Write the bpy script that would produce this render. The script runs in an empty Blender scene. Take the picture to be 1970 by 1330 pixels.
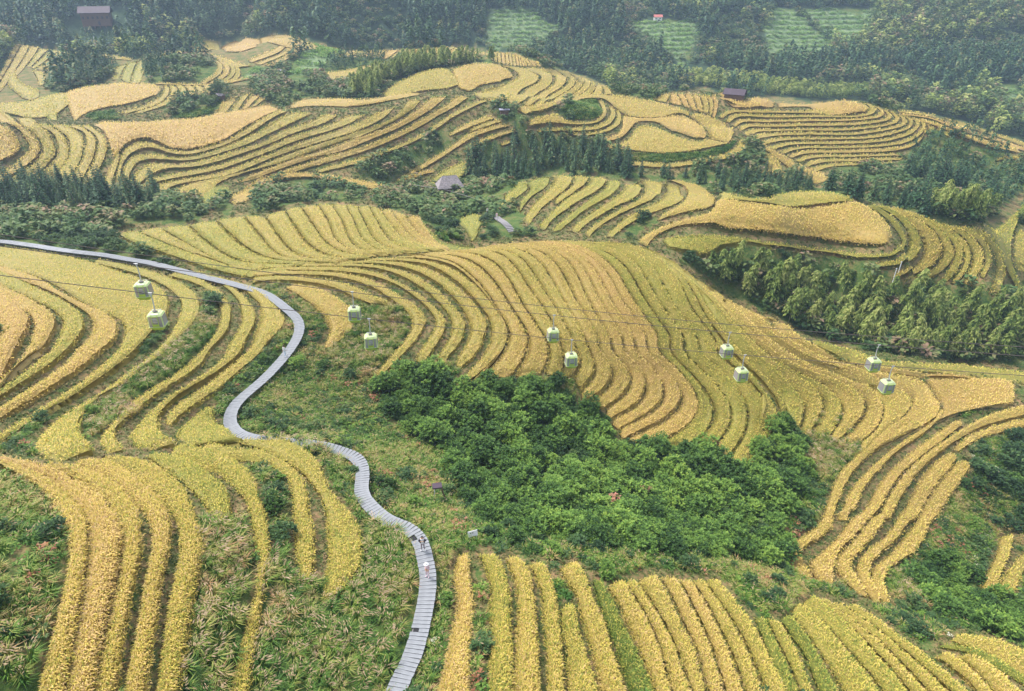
import bpy, math, random
import numpy as np
from mathutils import Vector, Matrix

rng = np.random.default_rng(7)
random.seed(7)
S = bpy.context.scene
COL = S.collection

# ------------------------------------------------------------------ camera, sky, sun, exposure
PITCH = 30.0
FPX = 1280.0
cam = bpy.data.cameras.new('camera')
cam.sensor_width = 36.0
cam.lens = 36.0 * FPX / 1970.0
cam.clip_start = 0.5
cam.clip_end = 6000.0
camo = bpy.data.objects.new('camera', cam)
camo.location = (0, 0, 0)
camo.rotation_euler = (math.radians(90 - PITCH), 0, 0)
COL.objects.link(camo)
S.camera = camo

SUN_EL, SUN_ROT = 60.0, -60.0
world = bpy.data.worlds.new("World")
S.world = world
world.use_nodes = True
wn = world.node_tree
wn.nodes.clear()
sky = wn.nodes.new('ShaderNodeTexSky')
sky.sky_type = 'NISHITA'
sky.sun_disc = False
sky.sun_elevation = math.radians(SUN_EL)
sky.sun_rotation = math.radians(SUN_ROT)
sky.air_density = 1.0
sky.dust_density = 3.0
sky.ozone_density = 1.0
bg = wn.nodes.new('ShaderNodeBackground')
bg.inputs['Strength'].default_value = 0.145
wo = wn.nodes.new('ShaderNodeOutputWorld')
hs = wn.nodes.new('ShaderNodeHueSaturation')
hs.inputs['Saturation'].default_value = 0.45
wn.links.new(sky.outputs[0], hs.inputs['Color'])
wn.links.new(hs.outputs[0], bg.inputs[0])
wn.links.new(bg.outputs[0], wo.inputs[0])

sl = bpy.data.lights.new('sun', 'SUN')
sl.energy = 1.8
sl.angle = math.radians(15)
sl.color = (1.0, 0.95, 0.87)
so = bpy.data.objects.new('sun', sl)
COL.objects.link(so)
_d = Vector((math.sin(math.radians(SUN_ROT)) * math.cos(math.radians(SUN_EL)),
             math.cos(math.radians(SUN_ROT)) * math.cos(math.radians(SUN_EL)),
             math.sin(math.radians(SUN_EL))))
so.rotation_euler = _d.to_track_quat('Z', 'Y').to_euler()
so.location = (0, 40, 30)

S.view_settings.view_transform = 'Standard'
S.view_settings.look = 'None'
S.view_settings.gamma = 1
S.view_settings.use_curve_mapping = False
S.view_settings.exposure = 1.17
S.cycles.volume_bounces = 1
S.cycles.max_bounces = 6
S.cycles.transparent_max_bounces = 6

# ------------------------------------------------------------------ photograph rays and the terrain
cp, sp = math.cos(math.radians(PITCH)), math.sin(math.radians(PITCH))


def rays(uv):
    uv = np.asarray(uv, float).reshape(-1, 2)
    x = (uv[:, 0] - 985.0) / FPX
    y = -(uv[:, 1] - 665.0) / FPX
    d = np.stack([x, cp + y * sp, -sp + y * cp], 1)
    return d


def project(p):
    p = np.asarray(p, float).reshape(-1, 3)
    zf = p[:, 1] * cp - p[:, 2] * sp
    yu = p[:, 1] * sp + p[:, 2] * cp
    zf = np.maximum(zf, 0.01)
    return np.stack([985 + FPX * p[:, 0] / zf, 665 - FPX * yu / zf], 1), zf


# spot heights read off the photograph: column, row, metres below the camera
CTRL = """25,1300,34 200,1300,36 450,1300,41 650,1300,44 790,1290,45.5 800,1150,46 820,1050,46 700,950,46.5 640,870,46.5
560,850,46 450,800,46.5 560,650,46.5 580,600,46 450,545,46 300,510,45.5 100,480,45
100,1000,35 300,1000,37.5 450,1000,41 600,1000,44 680,1050,45 60,900,36 250,870,40 430,860,44
50,800,40 200,800,42 350,780,44.5 50,650,39 250,650,42.5 400,650,45 50,540,41 250,560,43.5 -150,640,36 -150,1100,31
650,700,49 750,650,49 620,780,49 750,850,51
800,760,52 950,850,54 1100,950,55 1000,1000,53 1300,980,59.5 1450,1000,60.5 1200,880,58 950,1030,49.5
900,1100,47 900,1290,45 1100,1070,49.5 1100,1290,48 1300,1100,52.5 1300,1290,50.5 1480,1130,56.5 1500,1290,53
1700,1170,61.5 1700,1290,56.5 1900,1230,60 1945,1300,58
1560,1100,61.5 1700,1130,63 1650,1000,63 1800,950,66 1850,880,65.5 1600,900,63 1500,880,61.5 1900,1000,70 1850,1150,68 1940,1130,67.5
230,450,45 400,430,44.5 640,395,43 800,415,44 900,480,43 1000,470,42.5 1130,463,42.5 1250,490,45 1350,555,49
1480,622,52.5 1600,665,57.5 1700,690,62 1850,710,66 1944,722,68
500,530,45.5 620,500,44 650,600,46.5 780,600,47 760,690,49.5 950,600,46.5 900,700,50.5 1100,560,45.5 1100,650,48.5 1100,720,52
1250,650,50.5 1180,790,56 1350,700,54.2 1280,830,58.5 1450,750,57 1420,880,61 1550,780,60 1700,780,62.5 1800,760,65 1900,760,66.5
100,440,47 100,390,52 300,400,50 500,380,52 750,380,54 870,400,53 870,440,49 950,440,48 1050,440,48.5 1200,460,49 1300,500,52
1000,400,50 1000,345,49 1150,345,48 1230,450,50.5 1350,380,48 1500,430,48 1500,380,47 1620,370,47.5 1700,470,51 1800,410,51.5
1900,440,55 1750,530,57 1900,540,61 1350,460,50.5
1400,540,58 1500,600,62 1600,560,62 1650,640,66 1800,600,69 1900,680,72 1940,600,71 1800,690,72
1150,320,53 1200,300,51.5 1150,280,49.5 1200,230,46 1120,190,43 1400,290,50 1450,260,49 1300,340,54 1300,270,48.5 1000,310,54
100,340,54 300,380,54 400,375,54.5 600,340,54.5 800,340,56 900,320,54 30,232,42 250,232,42.5 400,225,42 550,205,40.5 850,175,37
950,195,39 1010,240,44 400,275,46 300,290,47.5 700,260,45 850,250,46 150,290,47
200,215,45 450,200,43.5 700,190,42 600,170,42 200,165,40.5 400,165,40.5 100,150,42.5 60,180,44 300,145,42 350,100,38 450,120,39.5
60,85,37 150,100,39 60,120,41
850,185,43 800,160,40 900,122,36 1000,130,37 1100,150,39 1180,180,42 1000,190,42.5
600,130,39.5 680,120,38.5 560,75,33 480,95,36 700,98,36 850,88,34 1000,100,35 1040,122,37.5 930,105,36
1300,185,42.5 1350,175,41.5 1450,190,43 1650,195,45 1800,225,49 1944,285,57 1400,250,48 1550,290,54 1700,300,57 1600,330,56.5
1500,330,55.5 1750,260,53 1900,330,62 1800,350,60 1900,380,62 1700,370,57
100,70,38 100,25,27 300,25,27 500,60,37 500,25,27 800,75,41 800,25,28 1100,100,48 1100,25,29 1100,140,54 1300,150,57 1250,170,57
1300,25,30 1500,100,49 1500,25,31 1500,160,58 1600,180,61 1700,100,49 1700,25,31 1800,200,65 1900,240,69 1900,100,48 1900,25,30
1700,190,61"""
_c = np.array([[float(a) for a in t.split(',')] for t in CTRL.split()])
_d3 = rays(_c[:, :2])
_t = _c[:, 2] / -_d3[:, 2]
_P = _d3 * _t[:, None]
_W = np.array([(0, 5, -47), (-40, 5, -35), (60, 5, -55), (0, -40, -45), (-110, 0, -33), (120, 0, -60), (-220, 110, -38),
               (-330, 250, -44), (260, 80, -75), (330, 250, -78), (-480, 450, -36), (520, 450, -46), (-700, 850, -10),
               (-350, 850, -10), (0, 850, -10), (350, 850, -10), (700, 850, -10), (1000, 500, -20), (-1000, 500, -15),
               (0, 1250, -8), (600, 1200, -8), (-600, 1200, -8), (900, 100, -60), (-900, 100, -30)], float)
# ground that falls away behind the crests: column, row, metres below the camera at the crest, times farther, metres lower
_H = []
for u_, v_, h_, k_, d_ in ((230, 450, 45, 1.07, 4), (400, 430, 44.5, 1.08, 5), (640, 395, 43, 1.09, 6), (800, 415, 44, 1.09, 6), (900, 480, 43, 1.10, 5), (1000, 470, 42.5, 1.10, 5.5), (1130, 463, 42.5, 1.10, 5.5), (1250, 490, 45, 1.08, 5),
                           (1350, 555, 49, 1.08, 5), (1480, 622, 52.5, 1.08, 5.5), (1600, 665, 57.5, 1.06, 5),
                           (30, 232, 42, 1.06, 5), (250, 232, 42.5, 1.06, 5), (400, 225, 42, 1.05, 4.5), (550, 205, 40.5, 1.05, 4.5), (850, 175, 37, 1.05, 5), (200, 165, 40.5, 1.05, 4.5), (400, 165, 40.5, 1.05, 4.5),
                           (1350, 175, 41.5, 1.08, 10), (1450, 190, 43, 1.09, 11), (1650, 195, 45, 1.09, 12), (1800, 225, 49, 1.09, 11), (1944, 285, 57, 1.09, 10),
                           (850, 88, 34, 1.07, 10), (1000, 100, 35, 1.07, 10), (560, 75, 33, 1.07, 9), (700, 98, 36, 1.08, 9), (60, 85, 37, 1.07, 7), (150, 100, 39, 1.07, 7), (900, 122, 36, 1.04, 4),
                           (1150, 345, 48, 1.07, 5), (1000, 345, 49, 1.07, 4.5), (1350, 380, 48, 1.07, 5), (1620, 370, 47.5, 1.08, 7), (1800, 410, 51.5, 1.07, 5), (1100, 150, 39, 1.07, 7), (1400, 250, 48, 1.03, 3)):
    r_ = rays([(u_, v_)])[0]
    q_ = r_ * (h_ / -r_[2]) * k_
    _H.append((q_[0], q_[1], -h_ - d_))
CT = np.concatenate([_P, _W, np.array(_H)])


def _tps_k(r2):
    return 0.5 * r2 * np.log(r2 + 1e-6)


def _warp(xy):
    # even out the sampling density: work in log distance and azimuth
    r = np.hypot(xy[:, 0], xy[:, 1] + 60.0)
    a = np.arctan2(xy[:, 0], xy[:, 1] + 60.0)
    return np.stack([a * 2.2, np.log(r) * 2.2], 1)


_w = _warp(CT[:, :2])
_n = len(_w)
_r2 = ((_w[:, None] - _w[None]) ** 2).sum(2)
_A = np.zeros((_n + 3, _n + 3))
_A[:_n, :_n] = _tps_k(_r2) + np.eye(_n) * 2e-4
_A[:_n, _n] = 1
_A[:_n, _n + 1:] = _w
_A[_n:, :_n] = _A[:_n, _n:].T
_sol = np.linalg.solve(_A, np.concatenate([CT[:, 2], np.zeros(3)]))


def tps(x, y):
    q = _warp(np.stack([x, y], 1))
    out = np.empty(len(q))
    for i in range(0, len(q), 20000):
        s = q[i:i + 20000]
        r2 = ((s[:, None] - _w[None]) ** 2).sum(2)
        out[i:i + 20000] = _tps_k(r2) @ _sol[:_n] + _sol[_n] + s @ _sol[_n + 1:]
    return out


def vnoise(x, y, seed=0):
    xi = np.floor(x).astype(np.int64)
    yi = np.floor(y).astype(np.int64)
    fx, fy = x - xi, y - yi
    fx = fx * fx * (3 - 2 * fx)
    fy = fy * fy * (3 - 2 * fy)

    def h(a, b):
        n = (a * 374761393 + b * 668265263 + seed * 1442695041) & 0x7fffffff
        n = ((n ^ (n >> 13)) * 1274126177) & 0x7fffffff
        return ((n ^ (n >> 16)) & 0xffff) / 65535.0
    return (h(xi, yi) * (1 - fx) + h(xi + 1, yi) * fx) * (1 - fy) + (h(xi, yi + 1) * (1 - fx) + h(xi + 1, yi + 1) * fx) * fy


def fbm(x, y, s, oct=3, seed=0):
    v = 0
    a = 1.0
    t = 0
    for k in range(oct):
        v = v + a * vnoise(x / s + 7.3 * k, y / s - 3.1 * k, seed + k)
        t += a
        a *= 0.5
        s = s * 0.5
    return v / t - 0.5


NA, NR = 560, 540
AZ = np.linspace(math.radians(-70), math.radians(70), NA)
RR = np.exp(np.linspace(math.log(6.0), math.log(1250.0), NR))
_ga, _gr = np.meshgrid(AZ, RR, indexing='ij')
GX, GY = (np.sin(_ga) * _gr), (np.cos(_ga) * _gr)
GZ = tps(GX.ravel(), GY.ravel()).reshape(GX.shape)
_amp = np.clip((_gr - 380) / 60.0, 0, 1)
GZ += _amp * 9.0 * fbm(GX, GY, 55.0, 3, 5)
GZ += 0.25 * fbm(GX, GY, 6.0, 2, 9)


def _add_mound(u, v, dist_h, rad, hgt):
    d = rays([(u, v)])[0]
    p = d * (dist_h / -d[2])
    GZ[...] += hgt * np.exp(-(((GX - p[0]) ** 2 + (GY - p[1]) ** 2) / rad ** 2) ** 2)


_add_mound(1118, 222, 44.5, 8.5, 1.9)
_add_mound(348, 135, 39.0, 22, 5.0)
GZ = np.minimum(GZ, -3.0)
_dla = AZ[1] - AZ[0]
_dlr = math.log(RR[1]) - math.log(RR[0])


def z0(x, y):
    a = np.clip((np.arctan2(x, y) - AZ[0]) / _dla, 0, NA - 1.001)
    r = np.clip((np.log(np.maximum(np.hypot(x, y), 6.01)) - math.log(RR[0])) / _dlr, 0, NR - 1.001)
    ai = a.astype(int)
    ri = r.astype(int)
    fa, fr = a - ai, r - ri
    return ((GZ[ai, ri] * (1 - fa) + GZ[ai + 1, ri] * fa) * (1 - fr) + (GZ[ai, ri + 1] * (1 - fa) + GZ[ai + 1, ri + 1] * fa) * fr)


def unproj(uv, dh=0.0):
    """first meeting of each photograph ray with the ground raised by dh"""
    d = rays(uv)
    hd = np.hypot(d[:, 0], d[:, 1])
    a = np.clip((np.arctan2(d[:, 0], d[:, 1]) - AZ[0]) / _dla, 0, NA - 1.001)
    ai = a.astype(int)
    fa = (a - ai)[:, None]
    prof = GZ[ai] * (1 - fa) + GZ[ai + 1] * fa + dh
    ray = (d[:, 2] / hd)[:, None] * RR[None]
    below = ray <= prof
    k = np.argmax(below, 1)
    k = np.where(below.any(1), k, NR - 1)
    k = np.maximum(k, 1)
    i = np.arange(len(k))
    f0 = ray[i, k - 1] - prof[i, k - 1]
    f1 = ray[i, k] - prof[i, k]
    t = np.clip(f0 / (f0 - f1 + 1e-9), 0, 1)
    r = RR[k - 1] + (RR[k] - RR[k - 1]) * t
    x = d[:, 0] / hd * r
    y = d[:, 1] / hd * r
    return np.stack([x, y, z0(x, y)], 1)


# ------------------------------------------------------------------ helpers
def tag(o, label=None, cat=None, group=None, kind=None):
    if label: o['label'] = label
    if cat: o['category'] = cat
    if group: o['group'] = group
    if kind: o['kind'] = kind
    return o


def mesh_np(name, V, F4=None, F3=None, smooth=False):
    me = bpy.data.meshes.new(name)
    V = np.asarray(V, np.float32)
    me.vertices.add(len(V))
    me.vertices.foreach_set('co', V.ravel())
    idx, st = [], []
    n = 0
    if F4 is not None and len(F4):
        F4 = np.asarray(F4, np.int32)
        idx.append(F4.ravel()); st.append(np.arange(len(F4)) * 4)
        n = len(F4) * 4
    if F3 is not None and len(F3):
        F3 = np.asarray(F3, np.int32)
        idx.append(F3.ravel()); st.append(n + np.arange(len(F3)) * 3)
    idx = np.concatenate(idx).astype(np.int32)
    st = np.concatenate(st).astype(np.int32)
    me.loops.add(len(idx))
    me.loops.foreach_set('vertex_index', idx)
    me.polygons.add(len(st))
    me.polygons.foreach_set('loop_start', st)
    if smooth is not False:
        sm = np.ones(len(st), bool) if smooth is True else smooth
        me.polygons.foreach_set('use_smooth', sm)
    me.update(calc_edges=True)
    me.validate()
    return me


def attr(me, name, vals):
    a = me.attributes.new(name, 'FLOAT', 'POINT')
    a.data.foreach_set('value', np.asarray(vals, np.float32))


def obj(name, me, mats=None, parent=None, loc=None):
    if mats is not None:
        for m in (mats if isinstance(mats, (list, tuple)) else [mats]):
            if m.name not in [q.name for q in me.materials]:
                me.materials.append(m)
    o = bpy.data.objects.new(name, me)
    COL.objects.link(o)
    if parent is not None: o.parent = parent
    if loc is not None: o.location = loc
    return o


def empty(name, loc=(0, 0, 0), rz=0.0, parent=None):
    o = bpy.data.objects.new(name, None)
    o.location = loc
    o.rotation_euler = (0, 0, rz)
    o.empty_display_size = 0.5
    COL.objects.link(o)
    if parent is not None: o.parent = parent
    return o


class MB:
    """collects simple solids into one mesh"""
    def __init__(self):
        self.v, self.f, self.m = [], [], []

    def add(self, vs, fs, mi=0):
        b = len(self.v)
        self.v += [tuple(p) for p in vs]
        self.f += [tuple(b + i for i in f) for f in fs]
        self.m += [mi] * len(fs)
        return self

    def box(self, c, s, rz=0.0, mi=0, taper=1.0):
        cx, cy, cz = c
        hx, hy, hz = s[0] / 2, s[1] / 2, s[2] / 2
        ca, sa = math.cos(rz), math.sin(rz)
        vs = []
        for k, z in ((1.0, -hz), (taper, hz)):
            for x, y in ((-hx, -hy), (hx, -hy), (hx, hy), (-hx, hy)):
                x *= k; y *= k
                vs.append((cx + x * ca - y * sa, cy + x * sa + y * ca, cz + z))
        return self.add(vs, [(3, 2, 1, 0), (4, 5, 6, 7), (0, 1, 5, 4), (1, 2, 6, 5), (2, 3, 7, 6), (3, 0, 4, 7)], mi)

    def tube(self, pts, rads, n=8, mi=0, cap=True):
        pts = [Vector(p) for p in pts]
        if not isinstance(rads, (list, tuple)): rads = [rads] * len(pts)
        vs, fs = [], []
        up = None
        for i, p in enumerate(pts):
            t = (pts[min(i + 1, len(pts) - 1)] - pts[max(i - 1, 0)]).normalized()
            if up is None:
                up = Vector((1, 0, 0)) if abs(t.x) < 0.8 else Vector((0, 1, 0))
            a = t.cross(up).normalized()
            b = t.cross(a).normalized()
            up = -b if False else up
            for k in range(n):
                w = 2 * math.pi * k / n
                vs.append(p + (a * math.cos(w) + b * math.sin(w)) * rads[i])
        for i in range(len(pts) - 1):
            for k in range(n):
                fs.append((i * n + k, i * n + (k + 1) % n, (i + 1) * n + (k + 1) % n, (i + 1) * n + k))
        if cap:
            fs.append(tuple(range(n))[::-1])
            fs.append(tuple((len(pts) - 1) * n + k for k in range(n)))
        return self.add(vs, fs, mi)

    def mesh(self, name, mats=None, smooth=False):
        me = bpy.data.meshes.new(name)
        me.from_pydata(self.v, [], self.f)
        for i, p in enumerate(me.polygons):
            p.material_index = self.m[i]
            p.use_smooth = smooth
        if mats is not None:
            for m in (mats if isinstance(mats, (list, tuple)) else [mats]): me.materials.append(m)
        me.update()
        return me

    def obj(self, name, mats, parent=None, smooth=False, loc=None):
        return obj(name, self.mesh(name, mats, smooth), None, parent, loc)


# ------------------------------------------------------------------ materials
def new_mat(name):
    m = bpy.data.materials.new(name)
    m.use_nodes = True
    nt = m.node_tree
    nt.nodes.clear()
    out = nt.nodes.new('ShaderNodeOutputMaterial')
    return m, nt, out


def ramp(nt, stops, fac=None):
    r = nt.nodes.new('ShaderNodeValToRGB')
    el = r.color_ramp.elements
    while len(el) < len(stops): el.new(0.5)
    for e, (p, c) in zip(el, stops):
        e.position = p
        e.color = (*c, 1)
    if fac is not None: nt.links.new(fac, r.inputs[0])
    return r


def noise(nt, scale, detail=3, coord=None, rough=0.6):
    n = nt.nodes.new('ShaderNodeTexNoise')
    n.inputs['Scale'].default_value = scale
    n.inputs['Detail'].default_value = detail
    n.inputs['Roughness'].default_value = rough
    if coord is None:
        g = nt.nodes.new('ShaderNodeNewGeometry')
        coord = g.outputs['Position']
    nt.links.new(coord, n.inputs['Vector'])
    return n


def math_n(nt, op, a, b=None, clamp=False):
    n = nt.nodes.new('ShaderNodeMath')
    n.operation = op
    n.use_clamp = clamp
    for i, v in enumerate((a, b)):
        if v is None: continue
        if isinstance(v, (int, float)): n.inputs[i].default_value = v
        else: nt.links.new(v, n.inputs[i])
    return n.outputs[0]


def flat_mat(name, col, rough=0.7, metal=0.0, var=0.12, scale=6.0, spec=0.5, bump=0.0):
    m, nt, out = new_mat(name)
    b = nt.nodes.new('ShaderNodeBsdfPrincipled')
    b.inputs['Roughness'].default_value = rough
    b.inputs['Metallic'].default_value = metal
    b.inputs['Specular IOR Level'].default_value = spec
    tc = nt.nodes.new('ShaderNodeTexCoord')
    n = noise(nt, scale, 4, tc.outputs['Object'])
    lo = tuple(c * (1 - var) for c in col)
    hi = tuple(min(1, c * (1 + var)) for c in col)
    r = ramp(nt, [(0.3, lo), (0.7, hi)], n.outputs[0])
    nt.links.new(r.outputs[0], b.inputs['Base Color'])
    if bump:
        bp = nt.nodes.new('ShaderNodeBump')
        bp.inputs['Strength'].default_value = bump
        nt.links.new(n.outputs[0], bp.inputs['Height'])
        nt.links.new(bp.outputs[0], b.inputs['Normal'])
    nt.links.new(b.outputs[0], out.inputs[0])
    return m


def leaf_mat(name, stops, rand=0.5, transl=0.25, big=0.04, bigamp=0.35, attrname='tint'):
    """foliage: colour from the leaf's own tint, the plant's own random value and slow drifts over the ground"""
    m, nt, out = new_mat(name)
    at = nt.nodes.new('ShaderNodeAttribute')
    at.attribute_name = attrname
    oi = nt.nodes.new('ShaderNodeObjectInfo')
    n = noise(nt, big, 2)
    v = math_n(nt, 'ADD', at.outputs['Fac'], math_n(nt, 'MULTIPLY', math_n(nt, 'SUBTRACT', oi.outputs['Random'], 0.5), rand))
    v = math_n(nt, 'ADD', v, math_n(nt, 'MULTIPLY', math_n(nt, 'SUBTRACT', n.outputs[0], 0.5), bigamp * 2), True)
    r = ramp(nt, stops, v)
    b = nt.nodes.new('ShaderNodeBsdfPrincipled')
    b.inputs['Roughness'].default_value = 0.62
    b.inputs['Specular IOR Level'].default_value = 0.25
    nt.links.new(r.outputs[0], b.inputs['Base Color'])
    t = nt.nodes.new('ShaderNodeBsdfTranslucent')
    nt.links.new(r.outputs[0], t.inputs[0])
    mx = nt.nodes.new('ShaderNodeMixShader')
    mx.inputs[0].default_value = transl
    nt.links.new(b.outputs[0], mx.inputs[1])
    nt.links.new(t.outputs[0], mx.inputs[2])
    nt.links.new(mx.outputs[0], out.inputs[0])
    return m


M = {}
# tint: 0 green .. 1 straw
M['rice'] = leaf_mat('ripe_rice', [(0.0, (0.09, 0.17, 0.025)), (0.22, (0.28, 0.34, 0.06)), (0.42, (0.62, 0.52, 0.095)),
                                   (0.62, (0.70, 0.52, 0.155)), (0.82, (0.70, 0.51, 0.22)), (1.0, (0.64, 0.45, 0.26))], 0.0, 0.2, 0.10, 0.14)
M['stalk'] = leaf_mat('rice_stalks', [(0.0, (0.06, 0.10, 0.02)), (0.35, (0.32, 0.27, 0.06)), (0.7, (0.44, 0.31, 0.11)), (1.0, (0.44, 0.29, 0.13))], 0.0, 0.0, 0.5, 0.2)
M['under'] = leaf_mat('rice_stems_painted_shade', [(0.0, (0.04, 0.08, 0.012)), (0.35, (0.20, 0.19, 0.03)), (0.7, (0.30, 0.20, 0.055)), (1.0, (0.32, 0.19, 0.08))], 0.0, 0.0, 0.5, 0.2)  # darker stalk colours, painting in the shade down between the leaves
M['thicket'] = leaf_mat('thicket_leaves', [(0.0, (0.02, 0.06, 0.015)), (0.35, (0.075, 0.16, 0.03)), (0.7, (0.17, 0.30, 0.05)), (1.0, (0.27, 0.38, 0.06))], 0.6, 0.25, 0.05, 0.3)
M['shrub'] = leaf_mat('shrub_leaves', [(0.0, (0.025, 0.06, 0.025)), (0.35, (0.05, 0.11, 0.035)), (0.6, (0.09, 0.16, 0.045)), (0.85, (0.17, 0.20, 0.07)), (1.0, (0.28, 0.19, 0.12))], 0.5, 0.2, 0.05, 0.25)
M['bamboo'] = leaf_mat('bamboo_leaves', [(0.0, (0.03, 0.08, 0.02)), (0.4, (0.13, 0.21, 0.04)), (0.7, (0.30, 0.37, 0.09)), (1.0, (0.46, 0.47, 0.16))], 0.4, 0.3, 0.03, 0.2)
M['conifer'] = leaf_mat('conifer_needles', [(0.0, (0.012, 0.04, 0.02)), (0.5, (0.035, 0.095, 0.04)), (0.85, (0.09, 0.17, 0.06)), (1.0, (0.17, 0.17, 0.06))], 0.5, 0.1, 0.03, 0.12)
M['grass'] = leaf_mat('grass_blades', [(0.0, (0.05, 0.14, 0.02)), (0.3, (0.13, 0.25, 0.035)), (0.55, (0.30, 0.34, 0.07)), (0.78, (0.46, 0.36, 0.15)), (1.0, (0.50, 0.26, 0.14))], 0.6, 0.25, 0.11, 0.62)
M['bankgrass'] = leaf_mat('bank_grass_blades', [(0.0, (0.05, 0.11, 0.02)), (0.4, (0.12, 0.16, 0.04)), (0.7, (0.24, 0.20, 0.08)), (1.0, (0.32, 0.20, 0.11))], 0.5, 0.2, 0.12, 0.45)
M['plume'] = leaf_mat('grass_plumes', [(0.0, (0.30, 0.22, 0.11)), (1.0, (0.46, 0.34, 0.22))], 0.4, 0.2, 0.1, 0.2)
M['red'] = leaf_mat('reddish_leaves', [(0.0, (0.22, 0.10, 0.05)), (0.5, (0.38, 0.15, 0.08)), (1.0, (0.55, 0.28, 0.20))], 0.6, 0.2, 0.1, 0.2)
M['flower'] = leaf_mat('pale_blossom', [(0.0, (0.5, 0.5, 0.3)), (1.0, (0.75, 0.72, 0.6))], 0.4, 0.1, 0.1, 0.2)
M['crop'] = leaf_mat('leafy_crop', [(0.0, (0.05, 0.15, 0.03)), (0.5, (0.14, 0.29, 0.05)), (1.0, (0.30, 0.42, 0.10))], 0.3, 0.2, 0.04, 0.2)
M['bark'] = flat_mat('bark', (0.13, 0.10, 0.075), 0.9, var=0.3, scale=3)
M['culm'] = flat_mat('bamboo_culm', (0.30, 0.33, 0.18), 0.6, var=0.25, scale=1)


def ground_mat():
    m, nt, out = new_mat('ground_earth')
    b = nt.nodes.new('ShaderNodeBsdfPrincipled')
    b.inputs['Roughness'].default_value = 0.95
    b.inputs['Specular IOR Level'].default_value = 0.15
    n1 = noise(nt, 0.35, 5)
    n2 = noise(nt, 2.2, 4)
    n3 = noise(nt, 0.06, 3)
    mix = math_n(nt, 'ADD', math_n(nt, 'MULTIPLY', n1.outputs[0], 0.5), math_n(nt, 'MULTIPLY', n2.outputs[0], 0.5))
    wild = ramp(nt, [(0.38, (0.03, 0.07, 0.02)), (0.5, (0.075, 0.125, 0.03)), (0.6, (0.14, 0.14, 0.05)), (0.7, (0.22, 0.14, 0.08))], mix)
    bank = ramp(nt, [(0.38, (0.05, 0.10, 0.025)), (0.46, (0.11, 0.13, 0.04)), (0.53, (0.20, 0.16, 0.07)), (0.64, (0.28, 0.17, 0.09))], mix)
    far = ramp(nt, [(0.38, (0.015, 0.04, 0.022)), (0.6, (0.045, 0.075, 0.035))], mix)
    tea = ramp(nt, [(0.4, (0.10, 0.17, 0.08)), (0.6, (0.20, 0.25, 0.12))], mix)
    cur = wild.outputs[0]
    for nm, c in (('bank', bank), ('far', far), ('tea', tea)):
        at = nt.nodes.new('ShaderNodeAttribute'); at.attribute_name = nm
        mx = nt.nodes.new('ShaderNodeMix'); mx.data_type = 'RGBA'
        nt.links.new(at.outputs['Fac'], mx.inputs[0])
        nt.links.new(cur, mx.inputs[6]); nt.links.new(c.outputs[0], mx.inputs[7])
        cur = mx.outputs[2]
    nt.links.new(cur, b.inputs['Base Color'])
    bp = nt.nodes.new('ShaderNodeBump')
    bp.inputs['Strength'].default_value = 0.8
    bp.inputs['Distance'].default_value = 0.25
    nt.links.new(n2.outputs[0], bp.inputs['Height'])
    nt.links.new(bp.outputs[0], b.inputs['Normal'])
    nt.links.new(b.outputs[0], out.inputs[0])
    return m


M['ground'] = ground_mat()


def wall_mat():
    m, nt, out = new_mat('terrace_wall')
    b = nt.nodes.new('ShaderNodeBsdfPrincipled')
    b.inputs['Roughness'].default_value = .95
    b.inputs['Specular IOR Level'].default_value = .1
    n1 = noise(nt, .22, 4); n2 = noise(nt, 3.0, 3)
    mix = math_n(nt, 'ADD', math_n(nt, 'MULTIPLY', n1.outputs[0], .6), math_n(nt, 'MULTIPLY', n2.outputs[0], .4))
    r = ramp(nt, [(0.36, (0.045, 0.085, 0.02)), (0.46, (0.11, 0.115, 0.035)), (0.54, (0.20, 0.14, 0.06)), (0.66, (0.25, 0.14, 0.08))], mix)
    nt.links.new(r.outputs[0], b.inputs['Base Color'])
    nt.links.new(b.outputs[0], out.inputs[0])
    return m


M['wall'] = wall_mat()
# ------------------------------------------------------------------ survey of the terraces
# every line was traced on an enlarged detail of the photograph; the letter names the detail it was traced on
_S = 3.912
CR = {}
for _i, _x in enumerate((0, 500, 1000, 1470)):
    for _k, _y in (('t', 0), ('a', 330), ('b', 660), ('c', 990)):
        CR['%s%d' % (_k, _i + 1)] = (_x, _y, _S)
CR.update(z1=(700, 450, 4.925), z2=(1000, 440, 4.925), z3=(1300, 520, 4.925), z4=(1560, 640, 4.925), z5=(1500, 850, 4.03), p=(0, 0, 1.0))


def Q(s):
    out = []
    cr = CR['p']
    for t in s.split():
        if ':' in t:
            k, t = t.split(':')
            cr = CR[k]
        x, y = t.split(',')
        out.append((cr[0] + float(x) / cr[2], cr[1] + float(y) / cr[2]))
    return np.array(out)


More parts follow.
